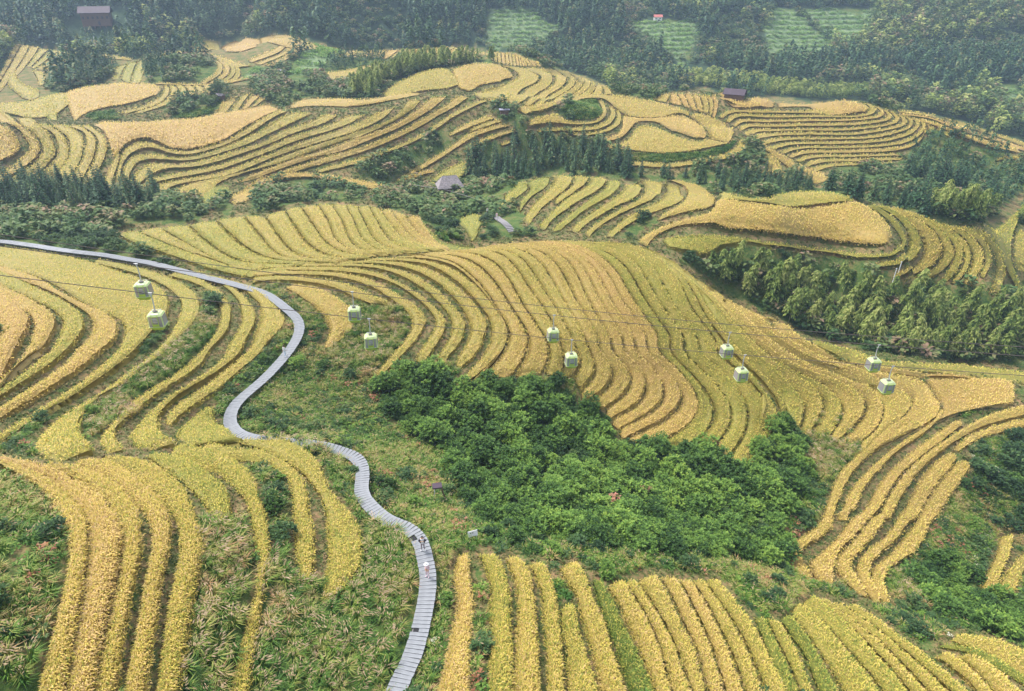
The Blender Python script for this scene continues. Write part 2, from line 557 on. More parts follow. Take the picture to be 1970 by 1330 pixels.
def resample(P, n):
    P = np.asarray(P, float)
    if len(P) == 1: return np.repeat(P, n, 0)
    d = np.r_[0, np.cumsum(np.hypot(*np.diff(P, axis=0).T))]
    # smooth curve through the points (Catmull-Rom on chord length)
    t = np.linspace(0, d[-1], n)
    if len(P) > 2:
        m = np.zeros_like(P)
        m[1:-1] = (P[2:] - P[:-2]) / (d[2:] - d[:-2])[:, None]
        m[0] = (P[1] - P[0]) / max(d[1], 1e-6)
        m[-1] = (P[-1] - P[-2]) / max(d[-1] - d[-2], 1e-6)
        i = np.clip(np.searchsorted(d, t, 'right') - 1, 0, len(P) - 2)
        h = (d[i + 1] - d[i])
        u = ((t - d[i]) / h)[:, None]
        h = h[:, None]
        return ((2 * u ** 3 - 3 * u ** 2 + 1) * P[i] + (u ** 3 - 2 * u ** 2 + u) * h * m[i]
                + (-2 * u ** 3 + 3 * u ** 2) * P[i + 1] + (u ** 3 - u ** 2) * h * m[i + 1])
    return np.stack([np.interp(t, d, P[:, 0]), np.interp(t, d, P[:, 1])], 1)


# half-resolution map of what grows where in the photograph
MW, MH, MO = 1110, 790, 60          # margin of 60 half-pixels all round
CLS = np.zeros((MH, MW), np.uint8)
RICE, PATH, THICKET, BAMBOO, CONIF, SHRUB, SILVER, SCRUB, FIELD, SOIL, SHORT, FOREST, BANK, CLIMBER = range(1, 15)


def fill(P, val, only=None):
    P = np.asarray(P, float) / 2.0 + MO
    x0, y0 = np.floor(P.min(0)).astype(int) - 1
    x1, y1 = np.ceil(P.max(0)).astype(int) + 2
    x0, y0, x1, y1 = max(x0, 0), max(y0, 0), min(x1, MW), min(y1, MH)
    if x1 <= x0 or y1 <= y0: return
    xs, ys = np.meshgrid(np.arange(x0, x1) + 0.5, np.arange(y0, y1) + 0.5)
    ins = np.zeros(xs.shape, bool)
    Pn = np.roll(P, -1, 0)
    for (ax, ay), (bx, by) in zip(P, Pn):
        if ay == by: continue
        c = ((ay > ys) != (by > ys)) & (xs < (bx - ax) * (ys - ay) / (by - ay) + ax)
        ins ^= c
    sub = CLS[y0:y1, x0:x1]
    if only is not None: ins &= np.isin(sub, only)
    sub[ins] = val


def cls_at(uv):
    i = np.clip((uv[:, 0] / 2 + MO).astype(int), 0, MW - 1)
    j = np.clip((uv[:, 1] / 2 + MO).astype(int), 0, MH - 1)
    return CLS[j, i]


def extend(P):
    """carry a traced line on past the edge of the picture"""
    P = np.asarray(P, float)
    for side in (0, -1):
        a, b = (P[0], P[1]) if side == 0 else (P[-1], P[-2])
        d = a - b
        d = d / (np.hypot(*d) + 1e-9)
        t = 0
        if a[0] < 42 and d[0] < -.25: t = (a[0] + 25) / -d[0]
        elif a[0] > 1928 and d[0] > .25: t = (1995 - a[0]) / d[0]
        elif 1290 < a[1] < 1335 and d[1] > .3: t = (1350 - a[1]) / d[1]
        if 0 < t < 150:
            q = a + d * t
            P = np.concatenate([[q], P]) if side == 0 else np.concatenate([P, [q]])
    return P


HILLS = []     # (label, [rows])
CUR = None


def hill(label):
    global CUR
    CUR = []
    HILLS.append((label, CUR))


def band(L, R, ripe=0.55, h=0.75, cut=None):
    """one strip of rice between two traced edges"""
    L = Q(L) if isinstance(L, str) else np.asarray(L)
    R = Q(R) if isinstance(R, str) else np.asarray(R)
    CUR.append((extend(L), extend(R), .5 + (ripe - .5) * (.72 if ripe > .5 else .85), h))


def loft(keys, n=1, g=0.2, ripe=0.55, h=0.75, dr=0.10, lo=None):
    """rows between successive traced gap lines; n rows in each interval"""
    K = [extend(Q(k) if isinstance(k, str) else np.asarray(k)) for k in keys]
    ns = n if isinstance(n, (list, tuple)) else [n] * (len(K) - 1)
    rp = ripe if isinstance(ripe, (list, tuple)) else [ripe] * len(ns)
    gl = g * 0.5 if lo is None else lo
    gh = g - gl
    for i, m in enumerate(ns):
        A, B = resample(K[i], 60), resample(K[i + 1], 60)
        for j in range(m):
            a, b = (j + gl) / m, (j + 1 - gh) / m
            CUR.append((A * (1 - a) + B * a, A * (1 - b) + B * b, .5 + (rp[i] - .5) * .8 + float(rng.uniform(-dr, dr)), h))


# ---- foreground left
hill('golden rice rows sweeping down the bottom left corner, left of the boardwalk')
band('b1:60,930 180,1000 300,1080 420,1240 c1:430,0 510,100 515,350 440,700 370,1000 310,1250 290,1330',
     'b1:120,925 330,1000 480,1120 600,1240 c1:640,10 655,200 630,400 590,700 540,1000 500,1225 485,1330', .64, .85)
band('b1:150,925 360,1005 500,1130 620,1250 c1:655,10 670,200 645,400 605,700 555,1000 515,1225 500,1330',
     'b1:250,915 430,965 620,1070 770,1170 850,1280 c1:870,10 910,150 875,400 815,650 755,950 715,1225 700,1330', .78, .85)
band('b1:280,905 450,950 640,1060 790,1170 870,1280 c1:890,20 930,150 905,400 845,700 790,950 735,1225 715,1330',
     'b1:380,905 560,925 760,1000 900,1100 1000,1210 c1:1040,0 1050,250 1000,480 950,730 905,950 865,1225 850,1330', .60, .8)
band('b1:520,900 680,960 840,1050 960,1140 1060,1240 c1:1110,10 1145,200 1090,480 1045,780 985,1080 955,1225 935,1330',
     'b1:600,880 780,890 930,950 1070,1050 1200,1180 c1:1265,10 1260,250 1200,520 1155,830 1105,1130 1075,1330', .62, .8)
band('b1:720,880 860,900 1020,990 1150,1100 1270,1240 c1:1325,30 1350,250 1290,550 1240,820 1205,1080 1175,1330',
     'b1:800,850 1050,880 1200,950 1330,1050 1420,1180 c1:1460,20 1525,230 1475,480 1420,780 1375,1080 1325,1330', .50, .85)
band('b1:1140,870 1270,960 1400,1060 1500,1160 1580,1260 c1:1620,20 1660,50', 'b1:1100,825 1350,865 1550,970 1680,1090 1720,1200 1745,1300 c1:1740,40', .36)
band('b1:1250,830 1450,900 1620,960 1750,1070 1850,1180 1885,1330 c1:1890,60 1930,250 1935,550 1880,750 1820,980 1750,1250 1740,1330',
     'b1:1330,770 1600,825 1800,915 1900,1020 1956,1180 c2:35,0 70,250 35,450 5,650 -40,950 -90,1250 -110,1330', .42)
band('b1:1500,770 1700,850 b2:-20,880 100,925 200,1010 240,1130 245,1330 c2:255,100 270,300 320,480', 'b1:1560,745 1800,800 b2:0,800 150,870 290,980 345,1100 375,1330 c2:400,50 405,250 395,420 360,520', .46)
band('b2:-180,740 0,775 150,850 300,950 390,1050 455,1150 500,1330 c2:495,50 505,300 480,500 475,640', 'b2:-150,720 30,728 180,730 330,800 450,920 510,1080 610,1210 700,1320 c2:750,130 765,300 740,400 640,540 520,635', .44, .8)

# ---- middle left
hill('curved yellow rice terraces at the left edge, below the boardwalk and the leftmost gondolas')
band('p:-30,585 -10,610 0,640 -10,690', 'a1:100,990 200,1080 205,1150 160,1230 110,1330', .80)
band('a1:60,970 220,1060 260,1150 235,1250 210,1330 b1:100,190', 'a1:60,880 250,975 390,1070 415,1130 370,1230 305,1330 b1:200,110 80,215', .70)
band('a1:60,860 280,960 440,1060 475,1130 440,1230 390,1330 b1:270,140 80,290', 'a1:60,780 300,890 480,980 600,1070 625,1150 570,1250 500,1330 b1:420,110 270,220 80,335', .42)
band('a1:60,765 300,855 500,955 660,1060 705,1140 650,1260 570,1330 b1:500,130 370,240 200,350 80,430', 'a1:60,730 250,785 400,870 560,960 750,1050 865,1130 875,1180 830,1280 b1:770,30 620,160 450,270 300,370 80,500', .68, .85)
band('a1:60,715 250,765 400,830 600,955 750,1040 905,1100 945,1180 920,1260 890,1330 b1:850,90 720,200 560,330 400,430 200,560 80,635',
     'a1:60,575 400,620 700,690 900,760 1100,830 1225,900 1260,980 1240,1080 1150,1190 1050,1300 b1:900,150 700,290 500,420 300,530 80,675', .46)
band('a1:700,680 900,725 1100,785 1250,855 1340,930 1375,990 1350,1080 1290,1200 1210,1310 b1:1110,110 960,220 800,345 600,475 400,585 290,685 235,760 330,870',
     'a1:720,650 900,690 1130,750 1300,810 1420,880 1490,960 1495,1050 1430,1160 1300,1290 b1:1240,70 1080,190 930,310 750,410 640,510 580,620 600,720 690,805', .42)
band('a1:1250,770 1450,830 1600,910 1650,1000 1660,1100 1620,1200 1540,1320 b1:1450,110 1350,200 1200,300 1050,390 950,480 860,575 800,640 740,730 780,800',
     'a1:1300,750 1500,800 1650,890 1725,990 1740,1090 1700,1200 1590,1320 b1:1520,145 1400,240 1250,330 1100,440 1000,520 910,590 865,640 860,720 920,785', .46)
band('a1:1420,745 1560,800 1700,870 1790,960 1815,1050 1810,1140 1750,1250 1700,1330 b1:1700,80 1550,215 1400,320 1210,445 1090,545 1000,640 950,700 1010,785',
     'a1:1460,735 1620,790 1760,870 1870,970 1925,1080 1905,1160 1830,1290 b1:1840,20 1700,160 1550,260 1350,380 1240,480 1185,570 1200,680 1310,755', .44)
band('a1:1560,785 1720,830 1860,900 1960,1000 1960,1100 1920,1200 b1:1880,40 1700,190 1560,300 1400,410 1290,500 1235,580', 'a1:1540,770 1700,805 1900,870 a2:20,900 105,990 180,1120 130,1200 20,1310 b1:1956,70 1800,200 1650,330 1500,430 1370,520 1275,600', .48)
band('b1:1535,480 1420,570 1310,655 1330,740 1500,745', 'b1:1610,465 1605,570 1680,650 1790,725 1860,745', .38, .7)

# ---- central hill, far side of the crest
hill('rice rows fanning over the crest of the central hill, behind the boardwalk bend')
C1 = ['p:222,448 256,465 332,492 409,517 486,534 500,527 577,522', 'p:262,443 332,471 409,499 473,519 526,516', 'p:305,437 371,473 435,506 500,517 564,512',
      'p:358,429 409,473 460,501 520,505 602,507', 'p:412,421 460,465 496,486 538,498 615,505', 'p:466,412 498,448 513,468 538,489 589,500 653,504',
      'p:508,413 526,440 546,467 566,485 615,498 679,499', 'p:544,399 566,432 587,462 618,485 666,495 717,495', 'p:575,394 602,430 623,460 653,480 704,491',
      'p:608,389 630,422 643,455 674,477 730,489', 'p:636,389 658,425 676,465 704,482 756,487', 'p:662,391 679,419 699,460 730,478 781,484', 'p:685,393 704,432 722,461 756,479 807,482',
      'p:708,393 730,432 750,461 781,474 832,479', 'p:729,399 753,432 776,456 820,474 858,478', 'p:750,401 771,432 796,459 832,474 862,477', 'p:775,410 794,437 822,461 858,477', 'p:806,416 822,442 840,465 871,478']
loft(C1, 1, .11, [.34, .42, .36, .40, .44, .46, .52, .42, .52, .50, .50, .44, .50, .44, .56, .60, .62], .7, .04)
band('a2:1180,330 1240,430 1310,520 1420,590 1600,590', 'a2:1280,450 1360,530 1440,560 1620,568', .18, .4)

# ---- central hill, face
hill('broad golden face of the central hill ploughed in rice rows, above the green thicket')
band('a2:180,860 350,960 480,1080 530,1180 480,1310', 'a2:250,845 430,870 600,960 700,1050 705,1150 600,1270 510,1310', .62, .8)
band('a2:-60,820 160,810 400,830 600,880 760,960 860,985', 'a2:-60,790 200,780 450,800 680,850 850,930 1040,1000', .50)
band('a2:-150,790 60,770 350,770 600,790 850,865 1000,960 1110,1050 1150,1150 1080,1280 b2:960,120 860,240 790,290', 'a2:-150,760 50,745 400,745 650,765 870,825 1080,950 1210,1040 1245,1110 1210,1200 1110,1330 b2:1020,130 920,230 830,300', .52)
band('a2:0,735 300,735 600,745 850,780 1050,855 1200,960 1300,1060 1330,1150 1270,1260 b2:1180,90 1170,120', 'a2:0,715 300,712 700,720 900,765 1100,860 1280,985 1390,1110 1380,1200 1310,1320 b2:1230,140', .50)
band('a2:300,705 700,705 920,730 1130,810 1310,940 1430,1080 1450,1180 1400,1300 b2:1350,80 1330,120', 'a2:300,690 750,690 1000,725 1200,800 1370,920 1480,1040 1540,1130 1520,1250 b2:1450,50 1390,130', .46)
band('a2:600,685 900,685 1120,725 1300,805 1440,920 1550,1060 1590,1190 1530,1330 b2:1470,140', 'a2:600,672 900,670 1150,695 1350,770 1500,880 1640,1030 1700,1130 1680,1250 b2:1600,100 1510,170', .50)
band('a2:800,665 1050,665 1280,700 1480,820 1640,980 1740,1130 1740,1250 b2:1700,60 1560,230 1450,310', 'a2:800,650 1050,648 1280,670 1480,745 1640,870 1770,1020 1850,1180 1840,1300 b2:1750,120 1620,240 1500,320', .52)
G5 = Q('z1:300,215 550,200 850,270 1080,450 1250,690 1365,900 1350,1030 1270,1170 1130,1330')
G6 = Q('z1:500,190 850,200 1050,270 1200,400 1360,630 1490,830 1560,980 1540,1120 1450,1280 1400,1340')
G7 = Q('z1:700,170 1050,180 1250,270 1380,430 1510,670 1650,870 1745,1020 1760,1150 1700,1300')
uC = Q('z1:900,155 1150,145 1300,180 1430,300 1560,500 z2:200,700 330,930 400,1110')
uG = Q('z2:-200,150 100,150 300,190 440,280 540,420 640,650 780,900 930,1130')
uK = Q('z2:200,115 450,130 650,190 800,280 930,420 1060,650 1200,850 1370,1120')
uN = Q('z2:600,115 850,160 1050,200 1200,290 1300,420 1440,680 1600,900 1750,1110')
low = dict(C='b3:330,120 335,180 290,230', D='b3:430,60 455,140 400,240', E='b3:520,60 560,150 530,270 460,340', F='b3:600,60 690,180 675,290 600,380 480,440',
           G='b3:690,60 820,190 830,300 760,400 650,480', H='b3:780,60 900,190 945,300 910,420 800,510 670,570', I='b3:870,60 1010,200 1080,330 1060,440 960,530 750,640',
           J='b3:960,70 1100,210 1205,340 1215,430 1120,540 900,660 770,715', K='b3:1040,60 1200,210 1315,370 1345,500 1270,620 1080,730 890,760', L='b3:1130,50 1290,220 1420,380 1465,510 1420,650 1280,760',
           M='b3:1230,60 1400,220 1530,370 1595,500 1560,650 1480,740', N='b3:1350,60 1520,210 1660,380 1715,530 1685,690 1600,820 1540,910')


def upmix(A, B, t, lowk):
    a, b = resample(A, 40), resample(B, 40)
    m = a * (1 - t) + b * t
    lw = Q(low[lowk])
    m = m[m[:, 1] < lw[0, 1] - 14]
    return np.concatenate([m[::4], lw])


gl_ = [G5, G6, G7] + [upmix(uC, uG, t, k) for t, k in ((0, 'C'), (.25, 'D'), (.5, 'E'), (.75, 'F'), (1, 'G'))] + \
      [upmix(uG, uK, t, k) for t, k in ((.25, 'H'), (.5, 'I'), (.75, 'J'), (1, 'K'))] + [upmix(uK, uN, t, k) for t, k in ((.33, 'L'), (.66, 'M'), (1, 'N'))]
loft([Q('a2:1000,640 1250,650 1450,700 1620,840 1760,1010 1860,1180 1850,1300 b2:1770,130 1640,250 1550,330'), G5, G6, G7], 1, .2, [.56, .62, .58], .75, .04)
loft(gl_[2:], 1, .15, [.56, .55, .50, .62, .64, .66, .68, .70, .68, .40, .44, .42], .75, .03)
gO = Q('z2:900,140 1150,190 1330,290 z3:-60,-20 40,100 110,280 170,400 290,560 400,720 b3:1480,80 1640,220 1790,370 1860,480 1800,640 1720,860 1690,980')
gP = Q('z2:1000,145 1250,210 z3:-60,-70 100,80 220,290 340,500 450,640 537,763 b3:1750,200 1870,330 1940,440 1970,560')
gQ = Q('z2:1080,150 1330,240 z3:-20,-50 180,130 310,350 450,560 600,740 750,900 900,1050 1010,1190 1060,1330')
gR = Q('z3:0,-60 250,180 430,430 620,640 800,850 950,980 1090,1120 1210,1270 b4:295,560 250,680')
gS = Q('z3:60,-30 300,200 500,450 680,640 900,850 1100,980 1300,1090 1410,1220 b4:440,400 445,500 340,680')
gT = Q('z3:120,30 340,220 550,470 750,680 950,850 1180,980 1400,1080 1540,1200 b4:590,430 585,540 500,700')
gU = Q('z3:160,60 400,235 620,480 800,680 1000,825 1250,960 1500,1040 1700,1140 b4:650,330 765,440 745,550 620,680 500,775')
gV = Q('z3:230,110 470,260 700,470 950,680 1200,840 1450,945 1700,1050 b4:750,290 875,400 905,520 850,640 740,730')
loft([gl_[-1], gO, gP, gQ, gR], 1, .15, [.48, .46, .44, .42], .75, .04)
loft([gR, gS, gT, gU, gV], 1, .16, [.52, .50, .54, .66], .75, .04)
gW = Q('z3:320,200 600,370 850,560 1100,740 1350,870 1600,950 b4:700,190 950,330 1110,420 1105,510 900,680 720,850')
gX0 = Q('z3:480,290 820,460 1050,640 1300,770 1500,850 1700,890 z4:500,340 850,390 1050,430 1160,560 1250,690 1235,760 1050,880')
loft([gV, gW], 1, .15, .60, .75, .03)
loft([gW, gX0], 1, .12, .62, .75, .03)
band('z3:480,280 820,450 1050,630 1300,760 1500,840 1700,880 z4:500,320 800,370 1060,410', 'z3:560,330 860,455 1050,535 1200,645 1350,730 1550,850 1700,885 z4:500,300 850,350 1100,380', .66)
band(np.array([CRp for CRp in Q('z4:1070,400 1160,540 1250,680 1240,770 1050,900')]), Q('z4:1640,440 1890,475 1890,660 1640,680 1440,735'), .74)
band('z4:1080,385 1200,390 1400,395 1640,440', 'z4:1075,398 1190,402 1400,410 1640,445', .74)
band('z4:0,60 200,120 400,190 650,260 900,290 1200,300 1500,320 1890,370', 'z4:10,85 200,180 400,280 650,325 900,335 1200,365 1500,400 1890,455', .40, .6)

# ---- right fan
hill('tan rice rows curving down to the right of the green thicket')
E_ = [('z4:1120,480 1130,560 965,600 980,680 900,790 720,920 520,1060 300,1250 z5:540,190 420,330 370,460 350,590 210,720 70,840 110,960 200,1060', 'z4:1190,560 1240,740 1130,870 900,1010')]
band('b4:1110,430 1100,520 960,600 800,740 660,870 560,990 500,1150 440,1330 z5:330,600 210,710 80,800 70,900 140,1000 210,1060',
     'b4:1130,520 1060,600 900,750 750,870 640,1000 560,1160 510,1330 z5:400,650 300,740 180,810 150,880 210,980 255,1050', .66)
band('b4:1325,500 1270,590 1080,710 920,830 780,960 650,1110 590,1260 z5:440,560 460,590', 'b4:1350,480 1345,540 1200,670 1000,810 850,960 740,1100 670,1260 z5:545,510 530,590', .68)
band('b4:1480,560 1350,640 1160,780 990,920 860,1070 760,1250 z5:560,590 480,700 360,830 240,920 240,980 300,1060',
     'b4:1500,600 1400,680 1240,800 1080,930 950,1080 860,1250 z5:680,600 580,720 450,850 420,930 400,1000 430,1090', .70)
band('b4:1856,490 1700,535 1500,640 1260,800 1080,960 960,1120 870,1290 z5:740,560 640,680 540,800 450,900 445,970 510,1070 600,1150',
     'b4:1856,560 1700,600 1550,665 1370,780 1190,930 1080,1070 990,1220 940,1330 z5:830,570 740,700 640,820 560,900 540,940 590,1040 690,1190', .66)
band('b4:1860,590 1700,630 1560,690 1470,750 1430,790', 'b4:1860,650 1720,680 1600,720 1520,770 1470,800', .64)
band('b4:1430,805 1300,880 1180,1020 1100,1180 1000,1330 z5:940,560 830,720 680,840 610,930 600,1010 640,1100 740,1230', 'b4:1455,850 1380,950 1300,1050 1200,1200 1130,1330 z5:1010,600 920,730 780,850 700,940 690,1020 730,1110 790,1220', .66)
band('b4:1530,865 1440,900 1340,1010 1240,1160 1150,1330 z5:1070,610 960,740 830,890 730,970 715,1080 760,1170 820,1240', 'b4:1555,900 1490,1020 1400,1130 1300,1290 z5:1160,620 1090,790 1000,880 870,960 800,1060 820,1140 860,1230', .66)
band('c4:1780,150 1760,280 1690,430 1630,540', 'c4:1870,140 1850,260 1800,400 1740,560', .56)
band('c4:1960,280 1860,400 1760,560', 'c4:2010,330 1940,450 1870,590', .52)

# ---- bottom right
hill('thick yellow rice rows along the bottom edge, right of the boardwalk')
band('c2:1490,290 1460,480 1490,620 1450,850 1400,1080 1340,1330', 'c2:1560,280 1580,500 1600,700 1575,900 1560,1330', .70, .7)
band('c2:1640,270 1700,400 1740,560 1730,750 1750,930 1730,1100 1720,1330', 'c2:1780,300 1830,400 1870,550 1880,750 1890,1000 1890,1330', .40, .8)
band('c3:-110,300 -50,450 -15,650 -25,900 -50,1330', 'c3:-20,310 60,400 100,600 120,800 125,1000 140,1330', .54, .85)
band('c3:60,350 120,450 170,600 180,800 200,1000 215,1330', 'c3:170,340 220,440 260,600 290,800 310,1000 325,1330', .46, .8)
band('c3:310,680 320,850 350,1000 365,1330', 'c3:400,660 430,800 480,1000 580,1330', .42, .8)
band('c3:300,380 350,480 430,600 470,800 540,1000 620,1330', 'c3:420,340 480,430 560,650 640,850 700,1050 790,1330', .54, .85)
band('c3:545,480 600,650 660,830 730,1030 840,1330', 'c3:610,480 680,620 770,820 860,1000 1000,1330', .10, .7)
band('c3:660,520 750,660 830,850 920,1040 1030,1330', 'c3:780,480 850,620 950,780 1040,1000 1130,1330', .56, .8)
loft(['c3:785,490 880,630 965,790 1050,1000 1145,1330', 'c3:860,470 960,620 1060,780 1150,950 1210,1100 1290,1330', 'c3:1040,440 1130,600 1210,780 1300,950 1350,1100 1410,1330',
      'c3:1190,470 1280,640 1370,830 1450,1020 1540,1330', 'c3:1290,480 1400,650 1500,850 1580,1020 1690,1330', 'c3:1370,470 1480,620 1620,830 1720,1020 1840,1330',
      'c3:1500,480 1600,600 1750,800 1860,1000 1980,1225 2020,1330'], 1, .24, [.54, .50, .60, .62, .56, .46], .75, .03)
loft(['c4:-80,760 -10,960 50,1120 130,1330', 'c4:10,760 80,920 160,1080 270,1330', 'c4:110,785 180,890 270,1040 370,1330'], 1, .26, [.18, .38], .7, .03)
loft(['c4:115,780 190,890 290,1040 400,1330', 'c4:190,730 290,850 390,1010 480,1160 570,1330', 'c4:270,650 420,780 550,920 670,1060 770,1170 890,1330', 'c4:380,605 540,735 700,880 840,1030 960,1160 1090,1330',
      'c4:480,640 680,790 860,940 1000,1080 1140,1225 1230,1330', 'c4:600,670 800,810 980,960 1150,1100 1290,1225 1400,1330', 'c4:680,665 860,780 1050,920 1230,1050 1340,1150 1440,1225 1560,1330'], 1, .24, [.14, .40, .42, .50, .48, .46], .75, .03)
band('c4:1290,1050 1400,1130 1520,1225 1620,1330', 'c4:1380,1030 1500,1110 1620,1225 1720,1330', .52, .8)
band('c4:1450,1050 1560,1130 1650,1225 1750,1330', 'c4:1530,1040 1650,1090 1760,1170 1900,1300', .54, .8)
band('c4:1300,985 1540,1035 1700,1120 1900,1240', 'c4:1340,970 1560,1000 1740,1080 1900,1180', .16, .5)
band('c4:1410,930 1540,980 1700,1050 1900,1170', 'c4:1450,900 1650,930 1800,970 1900,1020', .50, .8)

# ---- hill beyond the central crest on the right
hill('striped yellow-green rice terraces right of the stone steps, above the bamboo grove')
band('a3:-120,180 -60,140 0,80', 'a3:-90,240 -10,180 70,110 60,80 10,70', .30, .6)
F_ = [('a3:40,80 80,130 30,200 0,250', 'a3:220,20 230,60 180,120 100,170 20,260 0,300', .28), ('a3:250,10 270,60 210,140 140,210 80,280 30,370', 'a3:390,10 400,50 350,120 270,180 180,250 120,320 70,385', .46),
      ('a3:410,10 410,90 340,150 260,210', 'a3:520,20 510,70 430,130 350,190 270,240', .44), ('a3:530,10 540,70 450,140 350,200 250,300 140,410', 'a3:640,30 650,80 560,150 450,210 330,290 250,350 190,430', .40),
      ('a3:660,40 650,120 540,200 430,280 320,370 235,440', 'a3:740,50 755,100 690,165 590,225 470,295 370,380 300,430', .34), ('a3:765,50 790,120 720,190 600,270 480,350 380,430', 'a3:895,60 920,130 870,190 740,245 620,315 510,380 430,450', .44),
      ('a3:910,50 950,120 920,195 780,270 640,350 550,410 490,460', 'a3:1060,70 1070,130 1020,190 900,245 760,310 640,380 570,430 520,480', .48),
      ('a3:1085,80 1115,150 1060,220 900,290 780,360 700,430 640,480', 'a3:1200,95 1240,145 1230,200 1150,245 1000,300 860,365 760,430 700,480', .46),
      ('a3:1100,50 1250,110 1265,190 1200,255 1100,310 1040,345', 'a3:1300,85 1430,150 1472,220 1430,260 1300,285 1150,325 1045,355', .56)]
for a_, b_, r_ in F_: band(a_, b_, r_, .8)
band('a3:885,515 1000,445 1200,370 1440,290 1500,200 1700,215 1960,250 a4:280,268 480,242 680,222 800,270 900,370 965,470', 'a3:955,550 1010,485 1120,428 1260,392 1420,395 1600,430 1850,455 a4:200,478 500,512 750,540 880,545 955,510', .66, .8)
band('a3:1480,160 1700,195 1900,205 a4:70,190 180,160 350,148 520,158 680,205', 'a3:1510,190 1700,212 1940,240 a4:200,257 450,238 660,214', .42, .7)
F2 = [('a4:0,520 300,560 700,610 900,620 1000,590 1045,520 990,420 900,320 760,235', 'a4:0,545 300,585 500,605 680,640 880,645 1010,618 1070,530 1045,450 960,340 820,245', .36),
      ('a4:830,685 960,672 1060,612 1100,520 1080,430 1000,330 830,235', 'a4:850,712 1040,700 1140,640 1175,560 1150,460 1060,350 900,250', .38),
      ('a4:980,765 1060,735 1160,675 1210,590 1190,480 1100,370 920,255', 'a4:980,795 1180,752 1290,682 1335,590 1290,480 1180,370 1000,265', .52),
      ('a4:1020,830 1180,790 1290,722 1355,620 1330,500 1230,390 1050,280', 'a4:1120,850 1300,770 1400,682 1430,610 1400,520 1300,410 1110,300', .46),
      ('a4:1340,800 1375,760 1442,640 1430,540 1330,430 1170,325', 'a4:1380,812 1432,770 1490,660 1490,560 1400,450 1220,340', .42),
      ('a4:1410,820 1455,780 1512,680 1510,590 1440,480 1260,360', 'a4:1440,832 1500,780 1550,680 1550,590 1460,470 1300,375', .46),
      ('a4:1495,825 1530,780 1575,690 1570,590 1500,480 1340,385', 'a4:1560,845 1605,780 1640,700 1640,600 1560,490 1400,400', .48),
      ('a4:1630,770 1665,700 1665,600 1600,500 1440,405', 'a4:1660,790 1705,690 1705,610 1640,500 1480,405', .46), ('a4:1700,900 1745,790 1750,650 1680,520 1520,415', 'a4:1770,900 1815,800 1790,640 1710,510 1590,420', .44),
      ('a4:1840,760 1815,700 1720,500 1625,418', 'a4:1880,720 1850,650 1830,540 1880,430', .34)]
for a_, b_, r_ in F2: band(a_, b_, r_, .8)
band('a4:1900,720 1880,640 1890,540 1900,435', 'a4:2040,760 2040,640 2040,540 2040,430', .42, .8)
band('a3:1070,500 1250,462 1450,455 1680,495 1900,540', 'a3:1120,560 1250,600 1400,628 1480,580 1690,525 1900,560', .34, .7)
band('p:880,424 900,416 925,411', 'p:905,462 915,455 930,420', .30, .8)
band('p:958,395 975,378 990,364', 'p:966,402 985,385 998,368', .40, .8)

# ---- big hill upper left
hill('long tan and green banked rice terraces on the big hill at upper left')
G_ = ['t1:60,930 130,960 200,1060 230,1110 170,1170 60,1260', 't1:150,930 240,990 310,1080 320,1140 250,1230 100,1330', 't1:260,930 390,990 430,1080 440,1160 360,1250 200,1370', 't1:370,930 500,1030 530,1170 470,1260 330,1400',
      't1:500,935 640,1000 650,1070 620,1200 560,1290 460,1420', 't1:600,935 730,1030 735,1100 710,1200 660,1290 600,1420', 't1:680,935 820,1060 815,1130 785,1220 730,1320 690,1430']
loft(G_, 1, .26, [.60, .52, .46, .50, .54, .52], .8, .04, .05)
band('t1:-20,940 60,960 120,1040 150,1110 110,1160 0,1220', 't1:-60,930 -60,1000 -60,1080 -60,1150 -60,1200', .7)
band('t1:700,935 900,918 1200,908 1500,885 1700,850 1956,795 t2:60,785 130,800', 't1:830,1060 860,1180 920,1100 1020,1045 1130,1040 1220,1080 1300,1110 1420,1115 1560,1090 1700,1040 1820,960 1956,880 t2:130,820', .80, .8)
band('t1:760,1440 800,1330 850,1220 870,1150 845,1080 790,1010', 't1:820,1440 850,1330 880,1240 900,1160 870,1080 830,1030', .56)
gg = ['t1:870,1440 890,1250 940,1120 1010,1065 1130,1060 1210,1100 1290,1130 1400,1135 1550,1110 1700,1060 1830,980 1956,900 t2:80,850 150,820',
      't1:940,1440 920,1310 960,1200 1030,1165 1150,1150 1250,1180 1400,1190 1560,1150 1720,1090 1830,1040 1956,985 t2:80,920 240,840',
      't1:960,1460 1000,1330 1050,1250 1150,1220 1300,1240 1500,1210 1700,1150 1956,1080 t2:150,990 330,930 440,880 480,850',
      'a1:1060,110 1085,80 1120,55 1250,30 t1:1400,1290 1600,1250 1800,1190 1956,1130 t2:200,1040 400,980 570,920 650,870', 'a1:1120,155 1160,110 1300,68 1500,38 1680,0 t2:0,1185 200,1110 400,1040 600,980 750,920 880,850',
      'a1:1350,240 1290,210 1285,150 1400,103 1600,68 1800,25 t2:50,1225 200,1165 400,1100 600,1045 800,980 950,920 1050,850 1110,750', 't2:-180,1370 0,1290 250,1195 500,1125 720,1045 900,980 1080,895 1200,805 1290,730',
      't2:80,1310 200,1270 450,1195 700,1130 900,1055 1100,965 1250,875 1400,785 1480,710', 't2:350,1285 600,1215 850,1135 1050,1055 1250,950 1400,860 1560,780 1620,740']
loft(gg, 1, .44, [.52, .50, .50, .52, .52, .56, .62, .64], .7, .04, .04)
band('t2:420,1275 700,1205 950,1120 1150,1040 1300,950 1430,860 1600,780 1700,738', 't2:460,1290 730,1230 980,1140 1170,1060 1320,975 1460,880 1610,800 1710,755', .50, .7)
